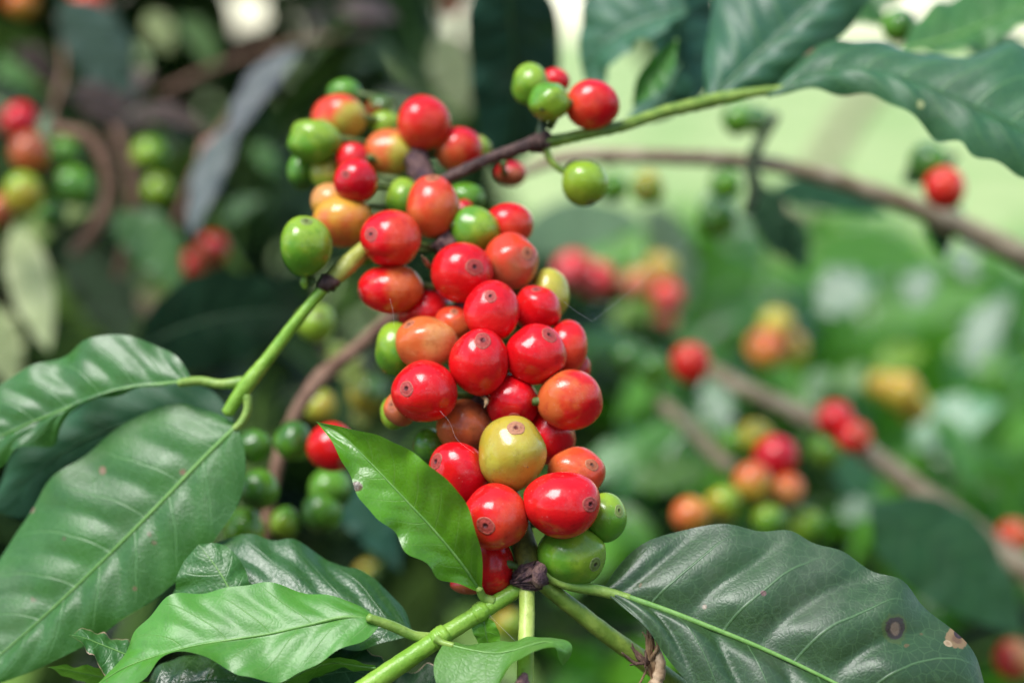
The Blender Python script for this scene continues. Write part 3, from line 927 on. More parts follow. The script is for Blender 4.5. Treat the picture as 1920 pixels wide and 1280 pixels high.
FAR = [
    ('grey green leaf high in the far left shade above the brown leaf', 185, 100, 250, 130, -60, .80, 0.02, dict(SILV, base=(0.05, 0.085, 0.05), spec=0.6), 0.03, 0.06),
    ('withered purple brown leaf below the grey green leaf at the far left', 205, 205, 180, 75, -28, .80, 0.03, BRN, 0.02, 0.04),
    ('curled dead brown leaf arching beside the silvery leaf', 320, 228, 180, 42, -14, .74, 0.02, BRN, 0.02, 0.16),
    ('silvery leaf top, catching white light, hanging in the shaded left', 485, 180, 250, 58, -125, .68, -0.030, dict(SILV, rough=0.55, base=(0.05, 0.055, 0.06)), 0.06, 0.10),
    ('silvery grey leaf hanging vertically in the dark left of the cluster', 395, 335, 240, 64, -112, .68, -0.034, dict(SILV, rough=0.52, base=(0.035, 0.05, 0.05)), 0.05, 0.06),
    ('big pale yellow leaf at the left margin above the glossy leaf', 60, 540, 250, 92, -75, .70, -0.02, PALE, 0.03, 0.0),
    ('pale leaf cut by the left margin below the big yellow leaf', 5, 650, 170, 90, -75, .72, 0.0, PALE, 0.03, 0.0),
    ('yellowing leaf tip beside the red brown curved twig', 105, 415, 150, 40, 20, .75, 0.0, YEL, 0.02, 0.1),
    ('light green leaf in the left shade under the silvery grey leaf', 285, 465, 190, 110, -50, .74, 0.0, dict(LIME, base=(0.09, 0.2, 0.06)), 0.03, 0.1),
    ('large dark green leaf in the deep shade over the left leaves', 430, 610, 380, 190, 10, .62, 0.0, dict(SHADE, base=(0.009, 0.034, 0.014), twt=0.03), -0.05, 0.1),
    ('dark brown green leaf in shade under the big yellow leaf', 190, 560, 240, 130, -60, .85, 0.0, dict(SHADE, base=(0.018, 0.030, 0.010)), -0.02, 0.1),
    ('olive yellow leaf blurred behind the top red cherry', 850, 140, 170, 90, -75, .85, 0.0, dict(YEL, base=(0.26, 0.27, 0.12)), 0.02, 0.0),
    ('grey blurred leaf high behind the top cherries', 690, 100, 110, 60, 20, .95, 0.0, SILV, 0.05, 0.1),
    ('yellow green leaf high in the far left shade by the sky gap', 375, 80, 130, 55, -55, .95, 0.0, dict(LIME, base=(0.16, 0.26, 0.07)), 0.04, 0.1),
    ('silvery oval leaf at the right margin', 1850, 615, 170, 80, 60, .95, 0.03, SILV, 0.07, 0.05),
    ('round silver green leaf in the middle of the right bush', 1585, 545, 130, 100, 20, .95, 0.008, SILV, 0.07, 0.05),
    ('vivid green leaf over the yellow cherries', 1530, 500, 210, 90, 5, 1.0, 0.03, LIME, 0.05, 0.08),
    ('vivid green leaf on the lower slope of the right bush', 1660, 480, 230, 80, -20, 1.05, 0.03, LIME, 0.05, 0.08),
    ('dark green leaf hanging under the arched grey branch', 1560, 372, 230, 70, -12, .74, 0.02, dict(SHADE, base=(0.02, 0.075, 0.03)), 0.02, 0.06),
    ('dark leaf clump tip hanging below the fork of the arched branch', 1440, 410, 150, 80, -75, .72, 0.0, SHADE, 0.01, 0.06),
    ('bright leaf with pale sheen right of the red pair on the lower branch', 1790, 790, 190, 100, 25, .9, 0.03, dict(SILV, base=(0.06, 0.19, 0.07)), 0.07, 0.06),
    ('light green leaf above the lower branch at the right margin', 1870, 760, 170, 70, 40, 1.0, 0.03, LIME, 0.05, 0.06),
    ('large blurred grey green leaf behind the spotted dark leaf', 1780, 1060, 380, 190, -40, .62, 0.02, dict(MIDG, base=(0.022, 0.085, 0.025), rough=0.5, spec=0.45), 0.03, 0.05),
    ('deep green leaf behind the lower branch, under the red pair', 1640, 920, 230, 110, -50, .85, 0.0, dict(MIDG, base=(0.02, 0.09, 0.03)), 0.03, 0.05),
    ('small silver leaf below the lower branch beside the orange cherry', 1610, 955, 90, 50, 10, .8, 0.0, SILV, 0.06, 0.05),
    ('mid green leaf right of the lowest green cherry', 1230, 830, 150, 70, 40, .8, 0.02, dict(LIME, base=(0.05, 0.19, 0.02)), 0.04, 0.08),
    ('olive shaded leaf left of the yellow and olive cherries', 1260, 890, 150, 80, 10, .72, 0.0, dict(LIME, base=(0.06, 0.14, 0.02)), 0.03, 0.08),
    ('pale sage leaf behind the cluster, under the hanging green cherry', 1090, 430, 260, 110, 10, .95, 0.05, dict(PALE, base=(0.18, 0.30, 0.13)), 0.03, 0.08),
    ('pale sage leaf below the arched branch, left of the dark clump', 1260, 480, 220, 90, -70, 1.0, 0.03, dict(PALE, base=(0.17, 0.25, 0.14)), 0.03, 0.05),
    ('small silver leaf just left of the silvery oval leaf', 1727, 535, 95, 70, 55, .95, 0.015, SILV, 0.06, 0.05),
    ('silver fleck of a leaf over the silvery oval leaf', 1808, 492, 80, 60, -55, .97, -0.012, SILV, 0.06, 0.05),
    ('round silver leaf right of the gold cherries', 1758, 815, 110, 85, 30, .92, 0.010, SILV, 0.07, 0.05),
    ('bluish shiny leaf left of the pale twig stub', 1345, 760, 110, 70, -70, .85, -0.02, SILV, 0.04, 0.05),
    ('pale round leaf between the yellow pair and the gold cherries', 1536, 716, 70, 50, 30, .9, 0.01, dict(PALE, base=(0.16, 0.28, 0.12)), 0.05, 0.05),
    ('pale little leaf right of the pale round one', 1602, 708, 60, 44, 60, .95, 0.01, dict(PALE, base=(0.16, 0.28, 0.10)), 0.05, 0.05),
    ('lime yellow leaf over the gold cherries', 1688, 672, 100, 60, 20, .95, 0.01, dict(LIME, base=(0.20, 0.34, 0.02)), 0.05, 0.05),
    ('lime yellow leaf under the arched branch clump', 1484, 472, 110, 60, 10, .95, 0.01, dict(LIME, base=(0.18, 0.30, 0.06)), 0.05, 0.05),
    ('lime leaf behind the rust orange blurred cherry', 1195, 588, 110, 60, 15, .92, 0.01, dict(LIME, base=(0.15, 0.28, 0.02)), 0.05, 0.05),
    ('shiny green leaf close to the right flank of the cluster', 1150, 860, 130, 70, 40, .85, 0.012, dict(LIME, base=(0.05, 0.19, 0.04), rough=0.25), 0.06, 0.05),
    ('broad vivid green leaf under the small silver leaves of the right bush', 1740, 575, 260, 90, 12, 1.15, 0.0, LIME, 0.04, 0.06),
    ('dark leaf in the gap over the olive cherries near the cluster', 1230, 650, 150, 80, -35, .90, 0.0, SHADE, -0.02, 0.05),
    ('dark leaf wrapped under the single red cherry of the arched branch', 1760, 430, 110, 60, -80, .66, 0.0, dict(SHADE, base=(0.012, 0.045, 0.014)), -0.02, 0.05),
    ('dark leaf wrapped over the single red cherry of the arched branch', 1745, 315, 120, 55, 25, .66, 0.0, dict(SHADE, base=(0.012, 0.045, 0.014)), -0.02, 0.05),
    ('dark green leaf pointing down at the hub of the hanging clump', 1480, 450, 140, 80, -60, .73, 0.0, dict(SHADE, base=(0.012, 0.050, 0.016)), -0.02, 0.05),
    ('small white shiny leaf left of the hanging dark clump', 1345, 382, 75, 55, 45, .78, 0.014, SILV, 0.05, 0.05),
    ('pinkish dry leaf at the upper margin left of the top cherries', 690, 22, 120, 45, -10, .85, 0.0, dict(BRN, base=(0.28, 0.17, 0.14)), 0.02, 0.1),
    ('orange brown dry leaf piece beside the silvery grey leaf', 400, 275, 80, 40, 40, .70, 0.0, dict(BRN, base=(0.35, 0.17, 0.10)), 0.03, 0.1),
    ('white shiny fleck of a leaf beside the far left red cherry', 84, 236, 55, 28, 80, .69, 0.010, SILV, 0.04, 0.05),
    ('olive yellow leaf in shade right of the red brown stem', 650, 690, 120, 60, -60, .6, 0.0, dict(YEL, base=(0.16, 0.19, 0.02)), 0.02, 0.08),
    ('yellowish leaf in shade left of the orange flank cherries', 690, 760, 90, 50, 60, .62, 0.0, dict(YEL, base=(0.22, 0.20, 0.02)), 0.02, 0.08),
    ('brown withered leaf high at the far left under the amber cherry', 70, 130, 130, 55, -50, .84, 0.02, BRN, 0.02, 0.15),
    ('crumpled brown leaf right beside the arching dead leaf', 250, 170, 110, 60, 60, .82, 0.02, dict(BRN, base=(0.16, 0.10, 0.08)), 0.02, 0.2),
    ('brown dry leaf strip hanging under the arching dead leaf', 258, 330, 150, 34, -75, .80, 0.02, BRN, 0.02, 0.1),
    ('dull brown leaf high between the sky gap and the top cherries', 640, 45, 150, 50, -15, .9, 0.0, dict(BRN, base=(0.07, 0.04, 0.035)), 0.02, 0.1),
    ('yellow green leaf between the brown leaf and the sky gap', 300, 60, 90, 60, -60, .88, 0.0, dict(YEL, base=(0.30, 0.34, 0.12)), 0.03, 0.05),
    ('small pale leaf high in shade left of the olive yellow leaf', 685, 95, 75, 40, 15, .92, 0.01, SILV, 0.03, 0.05),
    ('bright green leaf at the left margin over the far left red cherry', 30, 150, 120, 70, -60, .9, 0.0, dict(LIME, base=(0.07, 0.2, 0.03)), 0.03, 0.08),
    ('small green leaf in the dark between the silvery leaf and the upper bunch', 500, 300, 80, 45, -50, .85, 0.0, dict(LIME, base=(0.04, 0.12, 0.02)), 0.03, 0.08),
    ('small dim green leaf in the dark above the lone green cherry', 455, 390, 90, 40, 30, .85, 0.0, dict(LIME, base=(0.03, 0.09, 0.02)), 0.03, 0.08),
    ('pale leaf at the upper margin between the broad top leaf and the corner leaf', 1600, 15, 150, 70, -20, .60, 0.01, dict(MIDG, rough=0.45), 0.04, 0.06),
    ('second pale leaf at the upper margin close to the top right green cherry', 1660, -15, 190, 80, 25, .64, 0.0, dict(MIDG, base=(0.05, 0.13, 0.03), rough=0.45), 0.04, 0.06),
    ('dark leaf at the upper margin just right of the bright gap', 1175, -25, 180, 80, 10, .62, 0.0, SHADE, 0.02, 0.06),
    ('grey green leaf at the upper margin above the broad top leaf', 1385, -10, 200, 90, -30, .62, 0.0, dict(MIDG, rough=0.45), 0.04, 0.06),
    ('deep green leaf behind the long drooping leaf at the right margin', 1880, 95, 170, 70, -15, .62, 0.0, dict(MIDG, base=(0.022, 0.08, 0.02)), 0.03, 0.06),
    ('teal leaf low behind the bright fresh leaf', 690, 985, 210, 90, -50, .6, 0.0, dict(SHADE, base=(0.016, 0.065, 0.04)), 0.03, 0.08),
]
for i, (lb, cx, cy, L, W, ang, d, lean, m, tl, cv) in enumerate(FAR):
    far_leaf(lb, cx, cy, L, W, ang, d, lean, m, 40 + i, cv, tl)

# ------------------------------------------------------------------ branches
def branch(label, base, parts, cat='branch', name='coffee_branch', group=None):
    b0 = P(*base)
    e = empty(name, b0, label, cat, group)
    for (pn, pts, rad, mat, kw) in parts:
        pp = [P(*q[:3]) for q in pts]
        rr = [r * D(pts[i][2]) / FP for i, r in enumerate(rad)]           # radii given in picture px
        tube(pn, pp, rr, mat, e, origin=b0, **kw)
    return e


branch('main fruiting branch in the cherry cluster, with a brown node and three green shoots', (990, 1085, .402), [
    ('fruiting_stem', [(990, 1078, .402), (986, 1035, .405), (965, 960, .412), (930, 850, .420), (900, 700, .426), (870, 560, .433), (830, 420, .446), (790, 320, .460), (740, 230, .480)], [24, 23, 20, 18, 17, 16, 15, 14, 10], M_CORE, dict(seg=14, bump=0.03, n=80)),
    ('node', [(982, 1064, .4015), (988, 1074, .4015), (991, 1086, .4015), (990, 1100, .4015)], [24, 33, 35, 27], M_NODE, dict(seg=22, bump=0.10, n=20, seed=3)),
    ('node', [(916, 782, .4225), (908, 752, .4235), (902, 722, .425)], [18, 25, 18], M_NODE, dict(seg=20, bump=0.16, n=14, seed=11)),  # added dark lump, stands in for shade in a cluster gap
    ('node', [(884, 640, .429), (877, 604, .430), (870, 570, .4315)], [17, 25, 18], M_NODE, dict(seg=20, bump=0.16, n=14, seed=12)),  # also added to darken a gap between cherries
    ('node', [(852, 500, .4375), (842, 462, .439), (832, 430, .442)], [16, 24, 17], M_NODE, dict(seg=20, bump=0.16, n=14, seed=13)),  # another added lump that darkens the cluster inside
    ('node', [(800, 345, .455), (785, 312, .460), (768, 280, .466)], [15, 23, 16], M_NODE, dict(seg=20, bump=0.16, n=14, seed=14)),  # added likewise, fills an upper gap with dark
    ('dry_bract', [(1000, 880, .4015), (992, 868, .399), (984, 866, .398), (990, 876, .397)], [3, 4, 3, 1], M_DRYB, dict(seg=8, bump=0.2, n=14)),
    ('dry_bract', [(805, 500, .430), (797, 488, .425), (790, 478, .423)], [4, 4, 1], M_DRYB, dict(seg=8, bump=0.2, n=12)),
    ('dry_bract', [(900, 740, .414), (912, 752, .409), (908, 764, .406)], [3, 4, 1], M_DRYB, dict(seg=8, bump=0.2, n=12)),
    ('bud_scale', [(1008, 1054, .3985), (1012, 1066, .397), (1011, 1082, .396), (1008, 1096, .397)], [4, 13, 15, 10], M_NODE, dict(seg=12, bump=0.12, n=14, seed=5)),
    ('side_shoot', [(975, 1102, .402), (905, 1145, .3995), (820, 1198, .396), (750, 1245, .393), (670, 1300, .390)], [14.5, 16, 17, 19, 20], M_SHOOT, dict(seg=14, bump=0.015, n=50)),
    ('side_shoot', [(988, 1098, .401), (988, 1150, .397), (986, 1215, .392), (984, 1300, .386)], [14.5, 15, 15.5, 16], plain_stem_mat('yellow_green_shoot', (0.30, 0.40, 0.06), (0.42, 0.50, 0.12), 160, 0.42), dict(seg=14, bump=0.012, n=50)),
    ('side_shoot', [(1014, 1090, .402), (1070, 1135, .404), (1140, 1190, .407), (1210, 1240, .410), (1290, 1300, .414)], [15, 16, 17, 18, 19], M_STEM, dict(seg=14, bump=0.015, n=50)),
    ('bud', [(978, 1300, .3835), (980, 1280, .3825), (984, 1262, .3835)], [15, 14, 6], M_NODE, dict(seg=12, bump=0.1, n=14)),
    ('shoot_joint', [(838, 1184, .3962), (826, 1194, .3958), (812, 1204, .3952)], [17, 20, 18], M_SHOOT, dict(seg=14, bump=0.05, n=12)),
    ('shoot_joint', [(912, 1138, .3996), (900, 1148, .399), (890, 1155, .3987)], [16, 19, 17], M_SHOOT, dict(seg=14, bump=0.05, n=12)),
])
branch('bright green side twig with a dark node leaving the cluster down to the left', (660, 490, .432), [
    ('twig', [(700, 455, .437), (672, 478, .434), (640, 508, .432), (620, 526, .431)], [15, 17, 18, 14], plain_stem_mat('yellow_twig', (0.30, 0.32, 0.05), (0.40, 0.42, 0.08), 180, 0.4), dict(seg=14, bump=0.03)),
    ('node', [(634, 530, .430), (616, 532, .430), (600, 538, .4305)], [8, 17, 11], M_BARK, dict(seg=14, bump=0.15, n=14)),
    ('shoot', [(608, 540, .4305), (550, 610, .430), (500, 675, .4297), (462, 722, .4295), (425, 775, .429)], [10, 11.5, 12.5, 15, 11], M_SHOOT, dict(seg=14, bump=0.02, n=50)),
    ('stipule', [(572, 540, .4305), (570, 528, .430), (574, 515, .430)], [4, 7, 2], M_SHOOT, dict(seg=10)),
])
branch('dark brown twig with a knobbly node and green tip above the cluster', (840, 335, .447), [
    ('twig', [(800, 350, .447), (840, 333, .446), (900, 305, .446), (960, 282, .446), (1000, 268, .446)], [10, 11, 11, 12, 14], M_BARK, dict(seg=14, bump=0.06, n=50)),
    ('node', [(990, 272, .446), (1005, 268, .446), (1018, 264, .446), (1026, 275, .446)], [12, 18, 19, 13], M_BARK, dict(seg=14, bump=0.15, n=20)),
    ('green_tip', [(1020, 268, .446), (1080, 255, .448), (1160, 238, .452), (1240, 212, .457), (1330, 190, .462), (1400, 176, .463), (1475, 166, .463)], [12, 11, 11, 12, 13, 10, 7], M_STEM, dict(seg=14, bump=0.05, n=70)),
    ('spur', [(1012, 264, .446), (1016, 240, .446), (1024, 215, .447)], [9, 9, 7], plain_stem_mat('dark_green_spur', (0.03, 0.05, 0.02), (0.06, 0.10, 0.03), 200), dict(seg=10)),
    ('spur', [(1022, 274, .446), (1032, 300, .446), (1050, 318, .446), (1072, 326, .446)], [7, 7, 6, 6], M_STEM, dict(seg=10)),
])
branch('arched grey brown branch across the meadow at the upper right', (1050, 300, .60), [
    ('wood', [(960, 330, .61), (1050, 297, .60), (1200, 293, .60), (1330, 298, .61), (1440, 308, .62), (1560, 335, .63), (1680, 375, .64), (1800, 425, .65), (1960, 500, .66)], [9, 13, 15, 15, 16, 16, 18, 22, 27], M_BRANCH, dict(seg=12, bump=0.06, n=80)),
    ('knot', [(1125, 290, .60), (1140, 294, .60), (1155, 296, .60)], [11, 16, 11], M_BRANCH, dict(seg=12, bump=0.1, n=12)),
    ('spur', [(1405, 305, .615), (1428, 260, .612), (1455, 215, .61)], [13, 11, 10], plain_stem_mat('dark_spur', (0.03, 0.045, 0.02), (0.05, 0.08, 0.03), 100), dict(seg=10, bump=0.1)),
    ('spur', [(1405, 305, .615), (1415, 350, .615), (1400, 400, .615)], [13, 14, 9], plain_stem_mat('dark_spur_low', (0.03, 0.045, 0.02), (0.05, 0.08, 0.03), 100), dict(seg=10, bump=0.1)),
])
branch('straight grey brown branch sloping down to the lower right margin', (1380, 720, .72), [
    ('wood', [(1330, 690, .73), (1390, 725, .72), (1470, 762, .715), (1560, 805, .71), (1650, 865, .705), (1745, 935, .70), (1830, 1000, .70), (1960, 1095, .69)], [14, 16, 17, 19, 20, 22, 24, 26], M_BRANCH, dict(seg=12, bump=0.06, n=80)),
])
branch('short pale grey twig stub between the cluster and the red blurred cherries', (1270, 780, .75), [
    ('wood', [(1240, 755, .76), (1290, 800, .75), (1330, 840, .745), (1372, 880, .74)], [12, 13, 15, 15], M_BRANCH, dict(seg=12, bump=0.06)),
])
branch('red brown stem running down behind the cluster to the green bunch', (720, 600, .52), [
    ('wood', [(790, 545, .54), (725, 602, .535), (660, 660, .53), (604, 706, .525), (560, 765, .52), (528, 840, .515), (508, 930, .51), (492, 1040, .51)], [13, 14, 13, 16, 13, 13, 12, 12], M_REDBRANCH, dict(seg=12, bump=0.06, n=70)),
])
branch('curved red brown twig bent like a hook in the left shade', (110, 250, .72), [
    ('wood', [(60, 262, .73), (115, 245, .72), (170, 262, .72), (200, 310, .72), (205, 370, .72), (180, 425, .72), (140, 475, .72)], [10, 11, 12, 13, 13, 13, 12], M_REDBRANCH, dict(seg=12, bump=0.06, n=70)),
])
branch('thin dark stem standing behind the hooked twig', (245, 300, .76), [
    ('wood', [(215, 240, .76), (240, 300, .76), (250, 370, .76), (240, 440, .76), (222, 520, .76)], [9, 10, 10, 10, 9], M_REDBRANCH, dict(seg=12, bump=0.06, n=40)),
])

for lb, pts, rad in (
        ('thin dark twig crossing the shade at the upper left', [(300, 175, .84), (420, 120, .85), (560, 80, .86), (700, 62, .87)], [7, 6, 6, 4]),
        ('thin brown twig slanting behind the silvery leaves', [(330, 420, .80), (380, 300, .81), (450, 200, .82), (540, 120, .83)], [7, 7, 6, 4]),
        ('thin twig at the far left running up beside the red cherry', [(110, 330, .78), (95, 240, .79), (120, 130, .80), (110, 30, .81)], [7, 7, 6, 5])):
    branch(lb, pts[0], [('wood', pts, rad, M_REDBRANCH, dict(seg=8, bump=0.08, n=40))])

# ------------------------------------------------------------------ cherries
RED = (0.62, 0.005, 0.009)
CRIM = (0.46, 0.004, 0.012)
SCAR = (0.64, 0.010, 0.010)
ORED = (0.64, 0.050, 0.018)
ORNG = (0.60, 0.125, 0.03)
PEACH = (0.62, 0.27, 0.08)
AMBER = (0.60, 0.30, 0.035)
RUST = (0.36, 0.09, 0.035)
YELO = (0.46, 0.40, 0.05)
PINK = (0.74, 0.12, 0.13)
OLIV = (0.42, 0.31, 0.030)
YGRN = (0.23, 0.36, 0.025)
GREN = (0.10, 0.26, 0.018)
DGRN = (0.045, 0.13, 0.020)
S_RED = ((0.46, 0.15, 0.09), (0.36, 0.050, 0.040), (0.06, 0.010, 0.012))
S_TAN = ((0.44, 0.22, 0.11), (0.40, 0.115, 0.050), (0.10, 0.035, 0.02))
S_GRN = ((0.36, 0.40, 0.14), (0.17, 0.22, 0.05), (0.07, 0.06, 0.02))
S_OLV = ((0.42, 0.22, 0.11), (0.40, 0.17, 0.085), (0.16, 0.04, 0.03))

AXIS = [(990, 1085, .404), (960, 960, .412), (920, 800, .421), (880, 600, .431), (830, 420, .446), (740, 230, .480)]


def axis_at(py):
    ys = np.array([a[1] for a in AXIS][::-1], float)
    return np.interp(py, ys, np.array([a[0] for a in AXIS][::-1], float)), np.interp(py, ys, np.array([a[2] for a in AXIS][::-1], float))


# px, py, rx, ry, layer (0 nearest), skin, second skin, side the second skin is on (px dx, dy), eye (px) or None, label
CH = [
    (960, 849, 59, 65, 0.0, OLIV, YELO, (0, 1), (967, 803), 'olive yellow cherry, the only one of its colour low in front of the cluster'),
    (1052, 945, 67, 58, 0.0, RED, SCAR, (-1, .3), (1101, 941), 'largest deep red cherry, its ringed eye facing right, low in the cluster'),
    (929, 968, 58, 57, 0.0, SCAR, ORED, (.8, .6), (913, 977), 'orange red cherry with a wide ringed eye facing out, beside the fresh leaf'),
    (860, 890, 53, 56, 0.8, RED, CRIM, (0, 1), (822, 865), 'red cherry half hidden behind the upper edge of the bright fresh leaf'),
    (1080, 885, 50, 43, 1.0, ORED, ORNG, (-1, 0), (1106, 869), 'orange cherry with a tan eye just above the largest deep red cherry'),
    (1030, 815, 46, 52, 1.3, RED, CRIM, (1, 0), None, 'plain red cherry right behind the olive yellow cherry'),
    (870, 797, 50, 46, 1.6, RUST, ORNG, (-1, 0), (893, 836), 'rusty brown orange cherry in shadow upper left of the olive yellow cherry'),
    (960, 752, 46, 47, 0.9, CRIM, RED, (0, -1), (963, 779), 'crimson cherry with a dark eye underneath, directly above the olive yellow cherry'),
    (1070, 748, 56, 53, 0.8, RED, ORNG, (-1, -.2), None, 'red cherry shading to orange at its left side, at the right flank of the cluster'),
    (797, 732, 57, 54, 0.1, RED, SCAR, (.3, 1), (768, 727), 'red cherry with a dark ringed eye facing left, at the left flank of the cluster'),
    (752, 764, 28, 32, 1.1, ORNG, RUST, (0, 1), (736, 757), 'small rusty orange cherry tucked behind the dark eyed red one on the left flank'),
    (738, 775, 24, 30, 2.0, GREN, YGRN, (-1, 0), None, 'green cherry showing as a sliver at the left flank of the cluster'),
    (896, 678, 52, 57, 0.0, RED, SCAR, (-.2, .8), (905, 642), 'red cherry with its eye on top in the middle of the cluster'),
    (1004, 665, 53, 53, 0.2, RED, SCAR, (.2, .8), (1027, 631), 'red cherry with its eye at upper right, right of the middle of the cluster'),
    (1064, 651, 34, 48, 1.3, SCAR, ORED, (0, 1), None, 'scarlet cherry peeping out on the right side behind the middle red cherries'),
    (1084, 690, 21, 26, 2.2, ORED, SCAR, (0, 1), None, 'small orange red sliver of a cherry lowest behind the scarlet one on the right side'),
    (801, 643, 54, 46, 0.7, ORNG, PEACH, (.9, .3), (770, 610), 'orange cherry left of the red middle of the cluster'),
    (741, 655, 36, 47, 1.6, YGRN, GREN, (0, 1), None, 'yellow green cherry at the left behind the orange one'),
    (850, 606, 33, 29, 1.4, ORED, ORNG, (0, 1), (852, 586), 'small orange cherry with a pale eye wedged in the middle of the cluster'),
    (800, 586, 48, 42, 1.7, SCAR, RED, (0, -1), None, 'red cherry behind the small orange one, upper left of the middle'),
    (922, 585, 48, 53, 0.1, RED, SCAR, (0, 1), (920, 557), 'rose red oval cherry with a flat pale eye on top, upper middle of the cluster'),
    (1006, 578, 43, 40, 0.9, SCAR, RED, (0, 1), (1005, 545), 'red cherry right of the rose red oval one'),
    (1030, 552, 33, 45, 2.0, OLIV, YELO, (0, -1), None, 'yellow olive cherry half hidden at the upper right of the cluster'),
    (732, 542, 56, 43, 0.5, RED, ORNG, (1, -.2), (681, 552), 'lying red cherry turning orange at one end, on the upper left flank'),
    (866, 510, 54, 53, 0.35, RED, SCAR, (-.5, .6), (890, 503), 'big bright red cherry with a clear ringed eye, upper middle of the cluster'),
    (958, 492, 47, 50, 1.0, ORED, RUST, (0, 1), (987, 477), 'brownish orange cherry right of the big bright red one'),
    (732, 448, 52, 50, 0.4, RED, ORED, (1, 0), (701, 442), 'red cherry with its eye to the left, at the top left by the green twig'),
    (686, 456, 26, 42, 1.7, GREN, YGRN, (-1, -1), None, 'green cherry peeping out between the twig and the red left eyed cherry'),
    (812, 388, 46, 54, 0.3, ORED, ORNG, (0, 1), (812, 340), 'tall orange red cherry crowning the sharp part of the cluster'),
    (757, 375, 32, 38, 1.5, YGRN, GREN, (0, 1), None, 'yellow green cherry behind the tall orange red one'),
    (890, 430, 42, 40, 0.9, GREN, YGRN, (1, 0), None, 'green cherry in the middle of red ones under the dark twig'),
    (953, 421, 43, 37, 1.5, SCAR, ORED, (0, 1), None, 'red cherry at the right shoulder of the cluster behind the green one'),
    (869, 398, 20, 22, 2.4, SCAR, RED, (0, 1), None, 'small red glimpse of a cherry between the tall orange one and the green one'),
    (872, 372, 34, 28, 2.8, DGRN, GREN, (0, -1), None, 'dull green cherry just under the dark brown twig'),
    (668, 338, 38, 39, 0.0, RED, CRIM, (0, 1), (653, 331), 'small deep red cherry with an eye, left in the blurred upper bunch'),
    (662, 297, 28, 27, 0.9, SCAR, RED, (0, 1), None, 'red cherry just above the small deep red one'),
    (622, 380, 37, 34, 1.3, PEACH, AMBER, (0, 1), None, 'pale peach cherry above the amber one at the left of the upper bunch'),
    (645, 416, 52, 45, 0.8, AMBER, ORNG, (-.5, 1), None, 'amber orange cherry between the lone green one and the red left eyed one'),
    (735, 288, 50, 40, 0.6, ORNG, YELO, (1, .3), None, 'orange cherry with a yellow right end in the blurred upper bunch'),
    (796, 231, 46, 48, 0.3, SCAR, ORED, (0, 1), None, 'large round scarlet cherry at the top of the upper bunch'),
    (858, 280, 42, 39, 0.5, RED, ORNG, (-1, .8), None, 'red cherry on top of the dark brown twig'),
    (637, 222, 48, 41, 0.9, ORED, YELO, (.7, .8), None, 'half red half yellow cherry at the upper left of the upper bunch'),
    (590, 265, 47, 39, 0.9, GREN, YGRN, (0, -1), None, 'green cherry at the left end of the upper bunch'),
    (566, 322, 25, 33, 1.8, DGRN, GREN, (0, -1), None, 'dark green cherry below the left end of the upper bunch'),
    (612, 326, 28, 31, 1.4, YGRN, YELO, (0, -1), None, 'yellow green cherry left of the small deep red one'),
    (722, 236, 30, 26, 1.5, GREN, YGRN, (0, -1), None, 'green cherry behind the large round scarlet one'),
    (716, 203, 27, 24, 2.2, CRIM, DGRN, (0, -1), None, 'dull red cherry behind the green one at the top of the upper bunch'),
    (645, 176, 30, 26, 2.6, DGRN, GREN, (0, -1), None, 'dark green blurred cherry highest behind the upper bunch'),
    (898, 282, 22, 26, 1.8, OLIV, YGRN, (1, 0), None, 'olive cherry peeping out right of the red one on the dark twig'),
    (920, 1062, 40, 56, 1.7, CRIM, SCAR, (1, 0), None, 'dark red cherry in shade beneath the orange red one, behind the fresh leaf'),
    (882, 1094, 34, 18, 2.4, CRIM, RUST, (0, 1), None, 'dark maroon cherry just showing under the fresh leaf base'),
    (1072, 1042, 59, 54, 0.5, GREN, YGRN, (.6, -.2), (1113, 1052), 'largest green cherry, lowest in the cluster above the spotted leaf stalk'),
    (1135, 969, 36, 43, 0.9, YGRN, GREN, (0, 1), (1157, 955), 'lighter green cherry with a pale eye right of the largest deep red one'),
    (806, 836, 28, 32, 2.3, DGRN, GREN, (0, -1), None, 'dark green cherry in shade behind the tip half of the fresh leaf'),
]
# set on other twigs: px, py, rx, ry, depth
CH2 = [
    (571, 463, 45, 52, .428, GREN, YGRN, (0, -1), (578, 420), 'lone bright green cherry standing on the green side twig'),
    (993, 160, 33, 37, .452, GREN, YGRN, (0, -1), None, 'upper of the two green cherries over the dark twig node'),
    (1030, 190, 36, 33, .441, GREN, YGRN, (.6, .5), None, 'lower nearer one of the two green cherries over the dark twig node'),
    (1108, 196, 46, 43, .447, RED, ORED, (-1, .3), None, 'single red cherry beside the two green ones over the upper twig'),
    (1040, 152, 26, 22, .462, SCAR, RED, (0, 1), None, 'sliver of a red cherry behind the two green ones'),
    (1095, 342, 40, 39, .446, YGRN, YGRN, (0, -1), (1107, 378), 'yellow green cherry hanging alone under the dark twig node'),
    (958, 326, 28, 22, .475, CRIM, RUST, (0, 1), None, 'dull red cherry blurred beneath the dark brown twig'),
]


